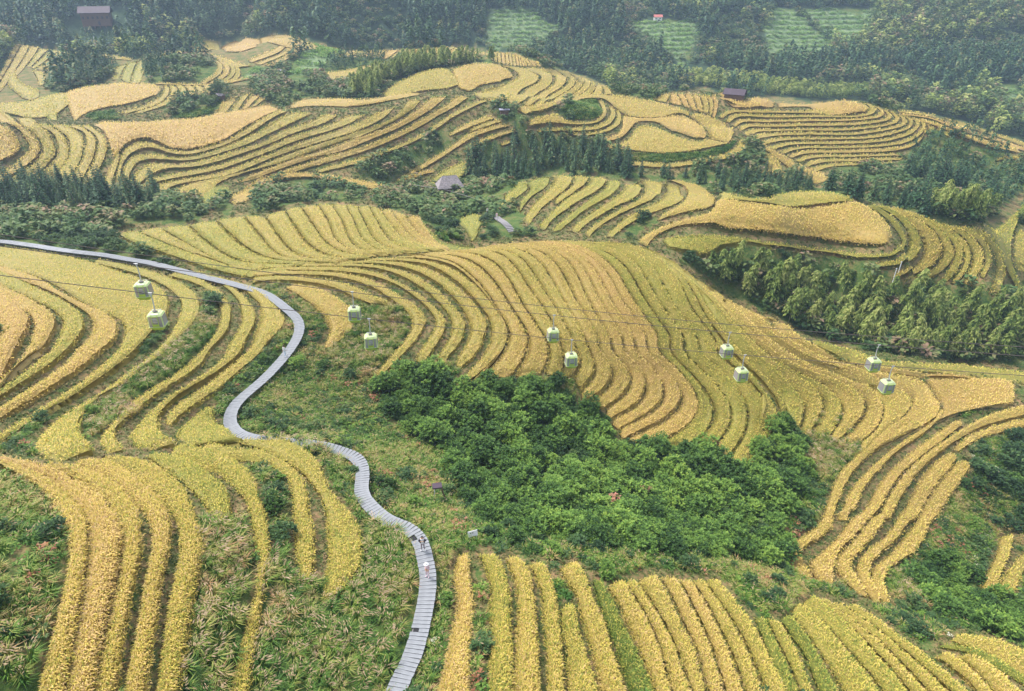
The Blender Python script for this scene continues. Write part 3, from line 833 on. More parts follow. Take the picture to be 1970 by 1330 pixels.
band('t2:220,795 300,755 500,742 750,755 900,738 1100,705 1200,690', 't2:230,805 400,790 700,795 860,775 1000,745 1200,705', .66)
band('a1:1510,200 1560,140 1640,105 1700,95', 'a1:1540,250 1640,215 1740,160 1750,150', .24, .6)
band('a1:1345,170 1370,130 1430,120', 'a1:1340,210 1400,220 1430,190', .28, .6)
band('a1:1720,215 1850,120 1956,40 a2:100,15 300,0 500,20 700,50 900,85 980,110', 'a1:1760,240 1900,190 1956,150 a2:100,90 220,48 400,45 600,80 850,128 980,130', .70, .7)
for a_, b_, r_ in [('t2:1420,1000 1600,900 1740,860', 't2:1430,1020 1600,955 1760,888', .6), ('t2:1570,970 1700,910 1800,890', 't2:1580,992 1720,950 1820,912', .5),
                   ('t2:1060,1330 1300,1180 1450,1090 1540,1010 1700,950 1870,925', 't2:1100,1335 1330,1210 1480,1110 1600,1040 1750,985 1880,945', .62), ('t2:1540,1110 1700,1030 1920,960', 't2:1550,1132 1720,1058 1940,985', .6),
                   ('t2:1810,1070 1950,1030', 't2:1820,1095 1960,1058', .5), ('t2:1000,1360 1150,1295 1310,1268', 't2:1060,1385 1200,1325 1310,1290', .66),
                   ('t2:1260,1391 1330,1310 1420,1250 1560,1190', 't2:1300,1400 1400,1390 1500,1340 1560,1290', .36)]:
    band(a_, b_, r_, .6)

# ---- flat-topped ridge with the green knoll
hill('flat rice fields around the round green knoll on the middle ridge')
band('t3:-40,800 200,770 420,715 600,703 800,722 1000,758 1150,795 1280,838', 't3:40,860 200,825 330,765 620,740 720,810 790,862 950,885 1060,880 1200,850 1270,868', .58)
band('t3:70,885 200,855 300,845 300,885 400,915 560,910 625,860 615,790 590,745', 't3:60,955 200,935 400,938 580,922 652,870 645,800 610,745', .56)
band('t3:130,965 350,960 540,950 650,910 690,850 670,790', 't3:140,985 350,987 560,978 680,932 722,870 695,800', .5)
band('t3:290,992 500,1000 640,970 720,920 740,862 718,820', 't3:290,1012 500,1018 650,992 745,940 768,880 742,820', .5)
band('t3:600,1045 720,1018 780,950 775,870 900,888 1060,882 1180,860 1250,880 1350,940 1410,1000', 't3:600,1068 760,1040 820,985 870,918 950,908 1050,922 1120,972 1230,1002 1300,1032 1390,1032', .70)
band('t3:620,1092 760,1075 840,1020 885,952 980,945 1100,990 1230,1045 1340,1065 1425,1035', 't3:640,1112 750,1125 900,1140 1100,1148 1300,1133 1450,1102 1570,1078', .54)
band('t3:1275,872 1350,922 1420,985 1428,1030', 't3:1335,842 1450,882 1570,950 1605,1000 1570,1072', .60)
band('t3:840,1210 1100,1230 1350,1200 1550,1148 1640,1090 1652,1030', 't3:840,1242 1100,1257 1400,1222 1600,1180 1700,1110 1700,1050', .56)
band('t3:1800,1300 1860,1230 1870,1150', 't3:1850,1320 1950,1300 1930,1230 1890,1160', .6)
loft(['t3:1820,1230 1840,1160 1810,1110', 't3:1880,1280 1900,1200 1840,1130', 't3:1990,1330 1960,1220 1880,1140'], 2, .3, .5, .7)

# ---- upper right
hill('parallel banked rice terraces on the hill at upper right, below the dark roofed barn')
loft(['t3:1000,745 1090,698', 't3:1230,790 1180,698', 't3:1340,830 1290,700', 't3:1420,850 1430,780 1400,710', 't3:1470,880 1500,770 1470,710'], 2, .2, .66, .7)
band('t3:1280,668 1400,660 1480,700 1530,745 1700,745 1880,728', 't3:1500,705 1560,760 1590,790 1640,812 1760,808 1920,800', .76)
band('t4:50,735 150,735 300,768 500,762 700,765 790,800', 't4:100,800 350,800 370,825 400,850 600,858 760,838', .74)
J_ = ['t3:1500,870 1560,830 1700,825 1839,830 t4:150,835 350,830', 't3:1540,900 1600,860 1700,850 1839,865 t4:400,862 650,870 780,845 800,800 740,765', 't3:1600,935 1650,895 1839,900 t4:300,895 650,890 830,870 885,835 820,785',
      't3:1640,960 1700,930 1839,935 t4:300,925 650,920 860,900 935,870 880,810', 't3:1680,1000 1740,970 1839,970 t4:400,965 700,955 900,930 995,890 940,830',
      't3:1740,1040 t4:-50,1010 50,1000 300,990 600,998 850,970 1000,940 1050,905 1000,850', 't4:-50,1070 80,1038 400,1030 700,1028 950,990 1085,950 1100,910 1050,865', 't4:20,1100 200,1068 500,1063 850,1050 1050,1000 1135,950 1145,910 1100,875',
      't4:110,1135 250,1100 600,1098 900,1080 1080,1040 1175,980 1195,930 1150,890', 't4:170,1165 300,1130 600,1127 950,1110 1100,1080 1205,1010 1235,950 1200,900', 't4:230,1195 350,1165 700,1160 1000,1150', 't4:290,1230 400,1200 700,1192 1050,1180',
      't4:350,1260 500,1230 800,1224 1000,1212', 't4:420,1300 550,1262 850,1245 950,1240']
loft(J_[:10], 1, .46, .56, .6, .05, .06)
loft(J_[9:10] + ['t4:230,1195 350,1165 700,1160 1000,1150 1130,1120 1210,1040'], 1, .4, .55, .6, .05, .06)
loft(J_[10:], 1, .46, .54, .6, .05, .06)
loft(['t4:1235,1010 1240,950 1170,890', 't4:1290,960 1270,930 1220,900', 't4:1400,1030 1370,970 1290,920'], 2, .2, .54, .6)
band('t3:1810,1100 t4:60,1160 150,1230 300,1330 380,1380', 't4:-20,1075 100,1140 250,1230 430,1300 500,1340', .66)
loft(['t4:1000,825 1200,850 1400,890 1600,950 1750,1000 1900,1050', 't4:1030,865 1250,895 1400,960 1600,1020 1750,1065 1900,1120', 't4:1230,930 1350,985 1500,1050 1700,1120 1800,1140 1900,1150'], [2, 1], .25, .62, .6)
band('t4:1750,1190 1900,1175', 't4:1740,1205 1900,1195', .5)

# ---- twin domes behind
hill('smooth domed rice hill behind the middle ridge, with arcs of terraces on its right flank')
band('t2:930,700 1020,632 1150,565 1300,520 1430,518', 't2:950,722 1080,710 1240,678 1400,665 1500,632', .48)
band('t2:1440,522 1600,480 1750,480 1870,520 1905,565', 't2:1495,655 1575,685 1650,640 1800,612 1885,580', .66)
H_ = ['t2:1600,700 1720,655 1890,600 1935,560 1880,510 1790,485', 't2:1660,745 t3:-60,735 40,670 150,620 170,590 120,550 0,510', 't3:20,780 150,695 230,645 268,590 220,540 100,510', 't3:80,790 200,725 310,665 372,600 330,550 230,520',
      't3:170,780 300,715 400,655 442,600 400,560 310,530', 't3:330,745 430,685 492,620 460,580 390,550', 't3:440,715 510,672 547,630 510,590 450,570', 't3:530,705 580,665 592,640 550,610 500,585', 't3:620,702 637,680 620,650 560,610', 't3:700,702 690,680 640,645']
loft(H_, 1, .22, .52, .6, .05)
hill('pale fan of distant rice terraces along the far ridge, below the forest')
loft(['t2:770,425 780,382', 't2:960,440 1060,370', 't2:1120,430 1300,360', 't2:1300,412 1450,350', 't2:1500,400 1600,352', 't2:1700,410 1690,367', 't2:1790,475 1785,383', 't2:1880,490 1870,398', 't2:1956,493 1940,407', 't3:60,497 30,432', 't3:170,495 120,462'], 3, .22, .62, .5)
loft(['t2:310,375 300,285', 't2:400,362 370,305', 't2:470,378 430,325', 't2:560,405 510,342', 't2:700,425 650,372', 't2:770,425 775,382'], 2, .25, .52, .5)
band('t2:-10,285 150,258 300,280', 't2:60,312 180,345 300,375', .68)
band('t1:1660,352 1750,310 1956,288', 't1:1690,382 1800,385 1930,345', .80)
band('t1:1430,345 1530,300 1640,305', 't1:1480,385 1600,370 1640,330', .48)
loft(['t2:-100,445 0,398 100,358 135,325', 't2:-60,475 60,440 180,388 205,350', 't2:20,485 130,440 230,392 255,358', 't2:100,500 220,445 300,388 312,345'], 1, .35, .56, .5)
hill('rounded terraced knolls at the far left, below the dark forest')
band('t1:1100,430 1250,402 1400,388 1560,400 1720,440 1830,485 1930,490', 't1:1110,462 1280,422 1450,402 1580,425 1680,470 1780,510 1830,500', .58, .5)
loft(['t1:1490,622 1620,545 1640,480 1570,425', 't1:1620,622 1730,560 1735,500 1640,440', 't1:1780,605 1822,560 1810,520 1740,470'], 2, .25, .52, .5)
loft(['t1:840,605 845,540 870,500', 't1:900,585 930,510 980,465', 't1:980,625 1000,540 1040,450', 't1:1060,615 1090,540 1105,430'], [1, 1, 1], .2, .46, .5)
band('t1:470,705 700,650 1000,630 1150,632 1215,670', 't1:560,905 640,850 760,812 920,785 1050,755 1180,705', .74, .6)
band('t1:60,775 200,765 330,730 450,705 530,700', 't1:60,850 220,885 330,880 430,850 520,780', .48, .6)
band('t1:330,770 360,860 350,900', 't1:420,780 430,850 420,900', .4, .6)
loft(['t1:870,850 1050,805 1180,745 1240,690 1220,632', 't1:1080,845 1250,790 1335,730 1340,660 1290,628'], 2, .3, .42, .5)
loft(['t1:1345,720 1345,660 1300,628', 't1:1600,700 1600,660 1560,628'], 4, .25, .58, .5)
band('t1:1160,622 1500,630 1750,605 1900,570 1956,560', 't1:1180,632 1500,642 1720,625 1900,590 1956,580', .66, .4)
loft(['t1:1600,865 1650,775', 't1:1710,855 1830,700', 't1:1800,825 1885,705', 't1:1880,800 t2:10,725', 't1:1930,790 t2:60,740'], 1, .38, .58, .5)
loft(['t1:100,440 160,338', 't1:190,500 310,350', 't1:260,515 470,375', 't1:330,525 500,395', 't1:430,535 600,395'], [2, 2, 1, 1], .28, .54, .5)
loft(['t1:60,430 110,335', 't1:100,440 160,338'], 1, .2, .5, .5)
band('t1:600,375 800,412 1000,440', 't1:640,425 820,440 980,452', .54, .4)
band('t1:110,530 130,600 210,650 300,680 290,720', 't1:60,520 60,640 130,700 180,745 250,745', .46, .5)
band('t1:240,525 280,580 290,640', 't1:300,530 345,580 325,640', .52, .5)
band('t2:430,555 700,520 850,490 960,490', 't2:560,600 700,590 760,570 940,520', .58, .5)

# ---- the boardwalk's centre line
BW = Q('p:-30,462 20,466 60,473 121,481 150,485 198,490 236,497 288,506 326,515 360,524 391,532 441,545 493,558 518,568 534,580 554,597 571,609 578,621 577,639 569,657 560,670 551,684 532,705 514,724 497,738 469,762 450,784 439,806 442,820 454,833 473,841 493,845 530,849 575,852 612,856 643,863 666,872 687,884 698,898 700,912 696,930 692,946 702,962 717,978 734,994 751,1004 775,1012 797,1024 807,1037 813,1051 816,1070 821,1088 824,1110 823,1133 820,1157 814,1184 809,1209 802,1234 793,1263 784,1283 773,1303 758,1340')
# ------------------------------------------------------------------ mark the cover classes
for _l, _rows in HILLS:
    for (L, R, ripe, h) in _rows:
        fill(np.concatenate([resample(L, 40), resample(R, 40)[::-1]]), RICE)
_r = (CLS == RICE)
def grow(m, n):
    for _ in range(n):
        d = m.copy()
        d[1:] |= m[:-1]; d[:-1] |= m[1:]; d[:, 1:] |= m[:, :-1]; d[:, :-1] |= m[:, 1:]
        m = d
    return m


# banks: whatever lies between rows, closed over but not spreading beyond the outermost row
_dil = ~grow(~grow(_r, 9), 8)
_cut = int(430 / 2 + MO)
_dil[_cut:] |= grow(_r, 6)[_cut:]
CLS[_dil & ~_r] = BANK
N_ = [0, BANK]
fill(Q('p:735,745 775,712 860,728 880,748 1000,738 1070,738 1110,772 1160,805 1190,855 1290,862 1390,852 1405,900 1440,915 1470,810 1520,800 1545,850 1555,960 1505,1000 1520,1110 1440,1085 1320,1075 1180,1060 1060,1045 930,1005 895,985 870,930 860,870 800,850 740,800'), THICKET, N_)
fill(Q('p:1755,1095 1800,1065 1860,1100 1900,1150 1960,1160 1990,1200 1960,1232 1880,1210 1800,1185 1760,1140'), THICKET, N_)
for s in ('p:385,1000 480,1010 475,1180 445,1330 345,1330 370,1200 395,1100', 'p:515,1060 560,1090 600,1130 700,1110 712,1010 760,1020 790,1060 800,1150 780,1250 750,1340 480,1340 500,1180',
          'p:1555,800 1600,790 1665,850 1640,900 1590,930 1540,900', 'p:640,650 700,612 770,592 790,640 740,700 700,740 640,700', 'p:390,600 420,640 330,730 260,800 180,850 168,830 200,780 300,690 370,640',
          'p:20,1230 80,1230 75,1340 20,1340', 'p:1700,1100 1760,1110 1780,1170 1720,1150'):
    fill(Q(s), SILVER, N_)
fill(Q('p:500,849 560,850 612,856 645,872 625,884 560,862 505,858'), SILVER, [0, BANK, RICE])
for s in ('p:895,352 900,305 1000,275 1130,288 1222,320 1235,345 1060,335 985,352 940,352', 'p:1225,335 1500,345 1690,385 1720,395 1600,380 1400,372 1300,352 1230,345', 'p:1735,330 1745,300 1790,265 1830,250 1850,290 1880,330 1890,362 1820,368 1740,350',
          'p:1880,250 1960,310 1990,420 1900,400 1880,330', 't1:440,580 560,500 700,480 900,480 860,520 700,580 640,610 480,580', 't2:600,430 940,430 960,485 800,505 560,555 430,555',
          'a1:-60,190 200,150 500,150 860,170 900,220 1080,230 1240,250 1000,300 700,330 400,330 -60,300', 't1:1060,470 1220,430 1280,520 1260,600 1100,600', 'p:1690,372 1790,392 1790,420 1700,400', 'p:1835,238 1900,255 1905,300 1850,280'):
    fill(Q(s), CONIF, N_)
for s in ('p:1340,515 1400,515 1480,515 1600,555 1740,580 1790,590 1990,600 1990,692 1800,692 1700,678 1600,655 1520,625 1440,578 1390,548', 't2:700,700 760,620 960,560 1100,500 1400,455 1780,440 1790,470 1500,490 1200,560 960,620 850,740 690,730',
          'p:1790,402 1990,412 1990,432 1880,430 1800,415', 't3:1000,470 1200,450 1480,520 1700,560 1956,640 1956,730 1700,690 1400,650 1200,640 1000,560', 't4:100,640 800,650 800,740 500,755 250,745 100,720'):
    fill(Q(s), BAMBOO, N_)
for s in ('t3:-230,100 100,95 280,220 200,290 0,370 -200,380 -260,200', 't3:820,175 1100,150 1340,165 1320,330 1290,460 1130,430 1000,290 900,230', 't4:40,60 210,60 330,190 530,350 420,400 400,470 200,465 10,440 30,250', 't4:290,70 830,60 800,190 740,260 690,350 580,370 440,250',
          't4:1000,790 1400,700 1560,720 1520,760 1300,800', 't4:1700,650 1900,620 1900,880 1750,780', 't2:200,505 420,355 600,420 430,555 250,560', 't1:1800,495 1956,490 2150,540 1956,560 1820,580'):
    fill(Q(s), FIELD, N_)
fill(Q('p:20,1050 62,1030 50,1115 20,1125'), SOIL, N_)
for s in ('t1:680,860 860,830 900,900 700,905 650,880', 't1:1300,880 1620,790 1600,850 1400,900', 'p:770,640 800,620 805,590 775,585', 'a2:1300,450 1400,500 1440,540 1350,500', 'z4:1400,800 1480,730 1560,720 1500,790',
          't3:310,830 400,740 560,740 620,850 560,900 380,900', 't3:850,1150 1100,1160 1400,1150 1580,1090 1640,1050 1560,1150 1350,1195 1100,1225 830,1205', 'c3:250,480 330,520 400,600 380,650 290,640',
          'c3:1560,480 1700,640 1850,850 1956,980 1900,800 1700,560', 'c4:900,480 1000,560 1100,640 1000,660'):
    fill(Q(s), SHORT, [0, BANK, RICE] if s.startswith('t3:310') else N_)

_b = resample(BW, 120)
_bs = np.linalg.norm(unproj(_b, .7), axis=1)
_t = np.gradient(_b, axis=0)
_t /= np.linalg.norm(_t, axis=1)[:, None]
_nn = np.stack([-_t[:, 1], _t[:, 0]], 1) * (FPX / _bs * 1.05)[:, None] * np.array([1, .75])
for _i in range(119):
    if 503 < _b[_i, 0] < 614 and _b[_i, 1] > 840: continue
    fill(np.array([_b[_i] + _nn[_i], _b[_i + 1] + _nn[_i + 1], _b[_i + 1] - _nn[_i + 1] + [0, 5], _b[_i] - _nn[_i] + [0, 5]]), PATH)
fill(Q('p:948,420 962,418 992,448 984,460 960,436'), PATH)
# ------------------------------------------------------------------ ground sheet
_uvg, _zf = project(np.stack([GX.ravel(), GY.ravel(), GZ.ravel()], 1))
_cg = cls_at(_uvg)
_cj = cls_at(_uvg + np.stack([fbm(GX, GY, 18, 2, 61).ravel(), fbm(GX, GY, 18, 2, 62).ravel()], 1) * 50)
_rg = np.hypot(GX, GY).ravel()
_inf = (_uvg[:, 0] > -100) & (_uvg[:, 0] < 2070) & (_uvg[:, 1] > -100) & (_uvg[:, 1] < 1430)
_V = np.stack([GX.ravel(), GY.ravel(), GZ.ravel()], 1)
_V[:, 2] -= 0.25 * np.isin(_cg, [RICE]) * _inf
_i = np.arange(NA * NR).reshape(NA, NR)
_F = np.stack([_i[:-1, :-1], _i[:-1, 1:], _i[1:, 1:], _i[1:, :-1]], -1).reshape(-1, 4)
gme = mesh_np('ground', _V, _F, smooth=True)
attr(gme, 'bank', (np.isin(_cg, [RICE, BANK, SOIL]) & _inf).astype(float))
attr(gme, 'far', np.clip((_rg - 330) / 60, 0, 1) * (~np.isin(_cg, [FIELD, RICE, BANK]) | ~_inf))
attr(gme, 'tea', (np.isin(_cj, [FIELD]) & _inf & ~np.isin(_cg, [RICE, BANK])).astype(float))
ground = tag(obj('ground', gme, M['ground']), kind='structure')


# ------------------------------------------------------------------ rice rows as real strips
def clampr(P):
    r = np.hypot(P[:, 0], P[:, 1])
    n = len(r)
    med = np.array([np.median(r[max(0, i - 6):i + 7]) for i in range(n)])
    f = np.where(r > med * 1.12, med * 1.06 / r, 1.0)
    P = P.copy()
    P[:, :2] *= f[:, None]
    return P


def smooth1(P, k=2):
    for _ in range(k):
        P = P.copy()
        P[1:-1] = P[1:-1] * 0.5 + (P[:-2] + P[2:]) * 0.25
    return P


ROWMESH = 0
BLADES = 0


def build_row(L, R, ripe, h, parent, name='rice_row'):
    global BLADES
    pl = max(np.hypot(*np.diff(L, axis=0).T).sum(), np.hypot(*np.diff(R, axis=0).T).sum())
    n = int(np.clip(pl / 6.0, 6, 160))
    A, B = resample(L, n), resample(R, n)
    WA, WB = unproj(A, h * 0.8), unproj(B, h * 0.8)
    WA, WB = smooth1(clampr(WA)), smooth1(clampr(WB))
    ra, rb = np.hypot(*WA[:, :2].T), np.hypot(*WB[:, :2].T)
    lim = 1.35
    fa = np.where(ra > rb * lim, rb * lim / ra, 1)
    fb = np.where(rb > ra * lim, ra * lim / rb, 1)
    WA[:, :2] *= fa[:, None]
    WB[:, :2] *= fb[:, None]
    if FPX / np.linalg.norm((WA + WB) / 2, axis=1).mean() > 13:
        dv = WB - WA
        dl = np.linalg.norm(dv, axis=1)[:, None] + 1e-6
        sh_ = np.minimum(.13, dl * .09) * dv / dl
        WA = WA + sh_
        WB = WB - sh_
    WA[:, 2] = z0(WA[:, 0], WA[:, 1])
    WB[:, 2] = z0(WB[:, 0], WB[:, 1])
    mid = (WA + WB) / 2
    slant = np.linalg.norm(mid, axis=1)
    ppm = FPX / slant.mean()
    width = np.linalg.norm(WA - WB, axis=1)
    K = int(np.clip(np.median(width) * ppm / 7.0, 3, 26))
    s = np.linspace(0, 1, K + 1)
    G = WA[:, None] * (1 - s[None, :, None]) + WB[:, None] * s[None, :, None]
    # ragged edges
    cross = (WB - WA)
    cw = np.linalg.norm(cross[:, :2], axis=1) + 1e-6
    jit = (rng.random((n, 2)) - 0.5) * np.minimum(0.22, cw * 0.10)[:, None]
    G[:, 0, :2] += cross[:, :2] / cw[:, None] * jit[:, :1]
    G[:, -1, :2] += cross[:, :2] / cw[:, None] * jit[:, 1:]
    zz = z0(G[..., 0].ravel(), G[..., 1].ravel()).reshape(G.shape[:2])
    zc = zz.mean(1, keepdims=True)
    flat = 0.55 * np.clip(5.0 / np.maximum(cw, 1), 0.0, 1)[:, None]
    lev = zz * (1 - flat) + np.clip(zc - zz, -1.2, 1.2) * flat + zz * flat
    e = np.minimum(s, 1 - s)[None, :]
    prof = h * (0.58 + 0.42 * np.sqrt(np.clip(e * cw[:, None] / 0.8, 0, 1)))
    endf = np.clip(np.minimum(np.arange(n), np.arange(n)[::-1]) / 1.5, 0.25, 1)[:, None]
    top = lev + prof * endf + 0.10 * (vnoise(G[..., 0] * 2.2, G[..., 1] * 2.2, 3) - .5) * (K > 2)
    G[..., 2] = top
    V = [G.reshape(-1, 3)]
    nv = n * (K + 1)
    idx = np.arange(nv).reshape(n, K + 1)
    F = [np.stack([idx[:-1, :-1], idx[:-1, 1:], idx[1:, 1:], idx[1:, :-1]], -1).reshape(-1, 4)]
    # the side walls of the terrace, all the way round
    ring = np.concatenate([idx[:, 0], idx[-1, 1:], idx[-2::-1, -1], idx[0, -2:0:-1]])
    P = V[0][ring]
    c3 = P.mean(0)
    D = P.copy()
    nrm = np.roll(P, -1, 0) - np.roll(P, 1, 0)
    nn = np.stack([nrm[:, 1], -nrm[:, 0]], 1)
    nn /= np.linalg.norm(nn, axis=1)[:, None] + 1e-6
    area = 0.5 * np.sum(P[:, 0] * np.roll(P[:, 1], -1) - np.roll(P[:, 0], -1) * P[:, 1])
    sg = 1 if area > 0 else -1
    D[:, :2] += nn * sg * min(.30, .10 * float(np.median(width)))
    D[:, 2] = z0(D[:, 0], D[:, 1]) - 0.25
    D[:, 2] = np.minimum(D[:, 2], P[:, 2] - 0.2)
    V.append(D)
    m = len(ring)
    k = np.arange(m)
    F.append(np.stack([ring, nv + k, nv + (k + 1) % m, ring[(k + 1) % m]], -1))
    nv += m
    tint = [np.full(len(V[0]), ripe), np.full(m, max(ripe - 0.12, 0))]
    nbase = len(F[0]) + len(F[1])
    # leaves and ears
    ax = np.abs(0.5 * (np.cross(B[:-1] - A[:-1], A[1:] - A[:-1])) + 0.5 * (np.cross(B[1:] - B[:-1], A[1:] - B[1:])))
    tot = ax.sum()
    per = 2.4 if ppm > 20 else (3.8 if ppm > 9 else 4.4)
    N = int(np.clip(tot / per, 30, 42000))
    pr = ax / tot
    seg = rng.choice(n - 1, N, p=pr)
    t = rng.random(N)
    u = rng.random(N)
    # more plants along the two edges so that they read ragged
    ed = rng.random(N) < 0.22
    u = np.where(ed, np.where(rng.random(N) < .5, u * 0.06 - .02, 1.02 - u * 0.06), u)
    uu = np.clip(u, 0, 1) * K
    ui = np.minimum(uu.astype(int), K - 1)
    fu = (uu - ui)[:, None]
    t_ = t[:, None]
    p = (G[seg, ui] * (1 - fu) + G[seg, ui + 1] * fu) * (1 - t_) + (G[seg + 1, ui] * (1 - fu) + G[seg + 1, ui + 1] * fu) * t_
    cd = cross[seg, :2] / cw[seg][:, None]
    p[:, :2] += cd * ((u - np.clip(u, 0, 1)) * cw[seg])[:, None]
    ln = max(0.40, 4.6 / ppm) * rng.uniform(.7, 1.25, N)
    ln = np.minimum(ln, .9)
    wd = max(0.021, .55 / ppm) * rng.uniform(.7, 1.3, N)
    th = rng.random(N) * 2 * np.pi
    dh = np.stack([np.cos(th), np.sin(th)], 1) + cd * np.clip((u - .5) * 2.4, -1.0, 1.0)[:, None]
    dh /= np.linalg.norm(dh, axis=1)[:, None] + 1e-6
    pe = np.stack([-dh[:, 1], dh[:, 0]], 1)
    up = rng.uniform(0.3, 0.85, N)
    out = rng.uniform(0.35, 0.8, N)
    root = p.copy(); root[:, 2] -= 0.06 + np.where(ed, rng.random(N) * h * .7, 0)
    root[:, :2] += cd * (np.where(ed, (root[:, 2] - p[:, 2]) * -.35, 0) * np.sign(u - .5))[:, None]
    tipz = up - 0.22
    b = np.empty((N, 4, 3))
    b[:, 0] = root
    md = root.copy()
    md[:, :2] += dh * (ln * out * 0.5)[:, None]
    md[:, 2] += ln * up
    b[:, 1] = md; b[:, 3] = md
    b[:, 1, :2] += pe * wd[:, None]
    b[:, 3, :2] -= pe * wd[:, None]
    b[:, 2] = root
    b[:, 2, :2] += dh * (ln * out * 1.05)[:, None]
    b[:, 2, 2] += ln * tipz + 0.05
    V.append(b.reshape(-1, 3))
    F.append((nv + np.arange(N * 4)).reshape(N, 4))
    bt = np.clip(ripe + rng.normal(0, .17, N) + (rng.random(N) < .08) * rng.uniform(-.25, .2, N), 0, 1)
    bt4 = np.repeat(bt, 4)
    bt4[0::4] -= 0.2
    tint.append(np.clip(bt4, 0, 1))
    BLADES += N
    me = mesh_np(name, np.concatenate(V), np.concatenate(F))
    mi = np.zeros(len(me.polygons), np.int32)
    mi[nbase:] = 1
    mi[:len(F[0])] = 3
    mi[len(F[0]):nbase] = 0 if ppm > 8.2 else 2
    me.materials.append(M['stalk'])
    me.materials.append(M['rice'])
    me.materials.append(M['wall'])
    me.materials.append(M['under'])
    me.polygons.foreach_set('material_index', mi)
    attr(me, 'tint', np.concatenate(tint))
    o = obj(name, me, None, parent)
    o['kind'] = 'stuff'
    return o, mid


for _l, _rows in HILLS:
    L0, R0 = _rows[len(_rows) // 2][:2]
    e = empty('rice_terraces', (0, 0, 0))
    base = unproj(resample(L0, 3)[1:2])[0]
    tag(e, _l, 'rice terraces', 'rice terraces on the hills')
    e.location = base
    for (L, R, ripe, h) in _rows:
        o, _m = build_row(L, R, ripe, h, e)
        o.matrix_parent_inverse = Matrix.Translation(-Vector(base))

# ------------------------------------------------------------------ plant shapes
def leaf_quads(P, D, ln, wd, droop=0.3, r=None):
    """rhombic leaves: root P, direction D (unit), length, half width"""
    r = r or rng
    N = len(P)
    D = D / (np.linalg.norm(D, axis=1)[:, None] + 1e-9)
    side = np.cross(D, np.array([0, 0, 1.0])) + r.normal(0, .25, (N, 3))
    side /= np.linalg.norm(side, axis=1)[:, None] + 1e-9
    b = np.empty((N, 4, 3))
    ln = np.broadcast_to(ln, (N,))[:, None]
    wd = np.broadcast_to(wd, (N,))[:, None]
    b[:, 0] = P
    m = P + D * ln * 0.5
    b[:, 1] = m + side * wd
    b[:, 3] = m - side * wd
    b[:, 2] = P + D * ln - np.array([0, 0, 1.0]) * ln * droop
    return b.reshape(-1, 3)


def quads_mesh(name, chunks, mats):
    """chunks: (verts of quads, tint per quad, material index)"""
    V = np.concatenate([c[0] for c in chunks])
    nq = len(V) // 4
    F = np.arange(nq * 4).reshape(nq, 4)
    me = mesh_np(name, V, F)
    for m in mats: me.materials.append(m)
    mi = np.concatenate([np.full(len(c[0]) // 4, c[2]) for c in chunks]).astype(np.int32)
    me.polygons.foreach_set('material_index', mi)
    attr(me, 'tint', np.clip(np.concatenate([np.repeat(c[1], 4) for c in chunks]), 0, 1))
    return me


def dirs(N, up=0.3, r=None):
    r = r or rng
    d = r.normal(0, 1, (N, 3))
    d[:, 2] = d[:, 2] * 0.6 + up
    return d / np.linalg.norm(d, axis=1)[:, None]


def trunk_mesh(h, r0, r1, bend=0.0, n=6, name='trunk', mat=None):
    mb = MB()
    k = 6
    pts = [(bend * (i / k) ** 2 * h, 0.03 * math.sin(i * 1.7), h * i / k) for i in range(k + 1)]
    mb.tube(pts, [r0 + (r1 - r0) * i / k for i in range(k + 1)], n)
    return mb.mesh(name, [mat or M['bark']], True)


def conifer_crown(seed, H=8.0, tiers=15, w=1.7):
    r = np.random.default_rng(seed)
    P, D, LN, WD, T = [], [], [], [], []
    for k in range(tiers):
        f = k / (tiers - 1)
        z = H * (0.12 + 0.86 * f)
        R = w * (1 - f) ** 0.8 * r.uniform(.8, 1.15) + 0.12
        nb = int(8 - 3 * f)
        for j in range(nb):
            a = 2 * math.pi * (j + r.random()) / nb
            L = R * r.uniform(.65, 1.15)
            lift = 0.15 + 0.5 * f
            for q in range(4):
                t = (q + 0.4) / 4
                P.append((math.cos(a) * L * t, math.sin(a) * L * t, z + L * t * lift - L * t * t * 0.55))
                aa = a + r.normal(0, .7)
                D.append((math.cos(aa), math.sin(aa), r.normal(-.05, .35)))
                LN.append(R * r.uniform(.28, .5) + .18)
                WD.append((R * .13 + .07) * r.uniform(.7, 1.3))
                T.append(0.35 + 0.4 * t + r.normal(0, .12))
    v = leaf_quads(np.array(P), np.array(D), np.array(LN), np.array(WD), .35, r)
    return quads_mesh('crown', [(v, np.array(T), 0)], [M['conifer']])


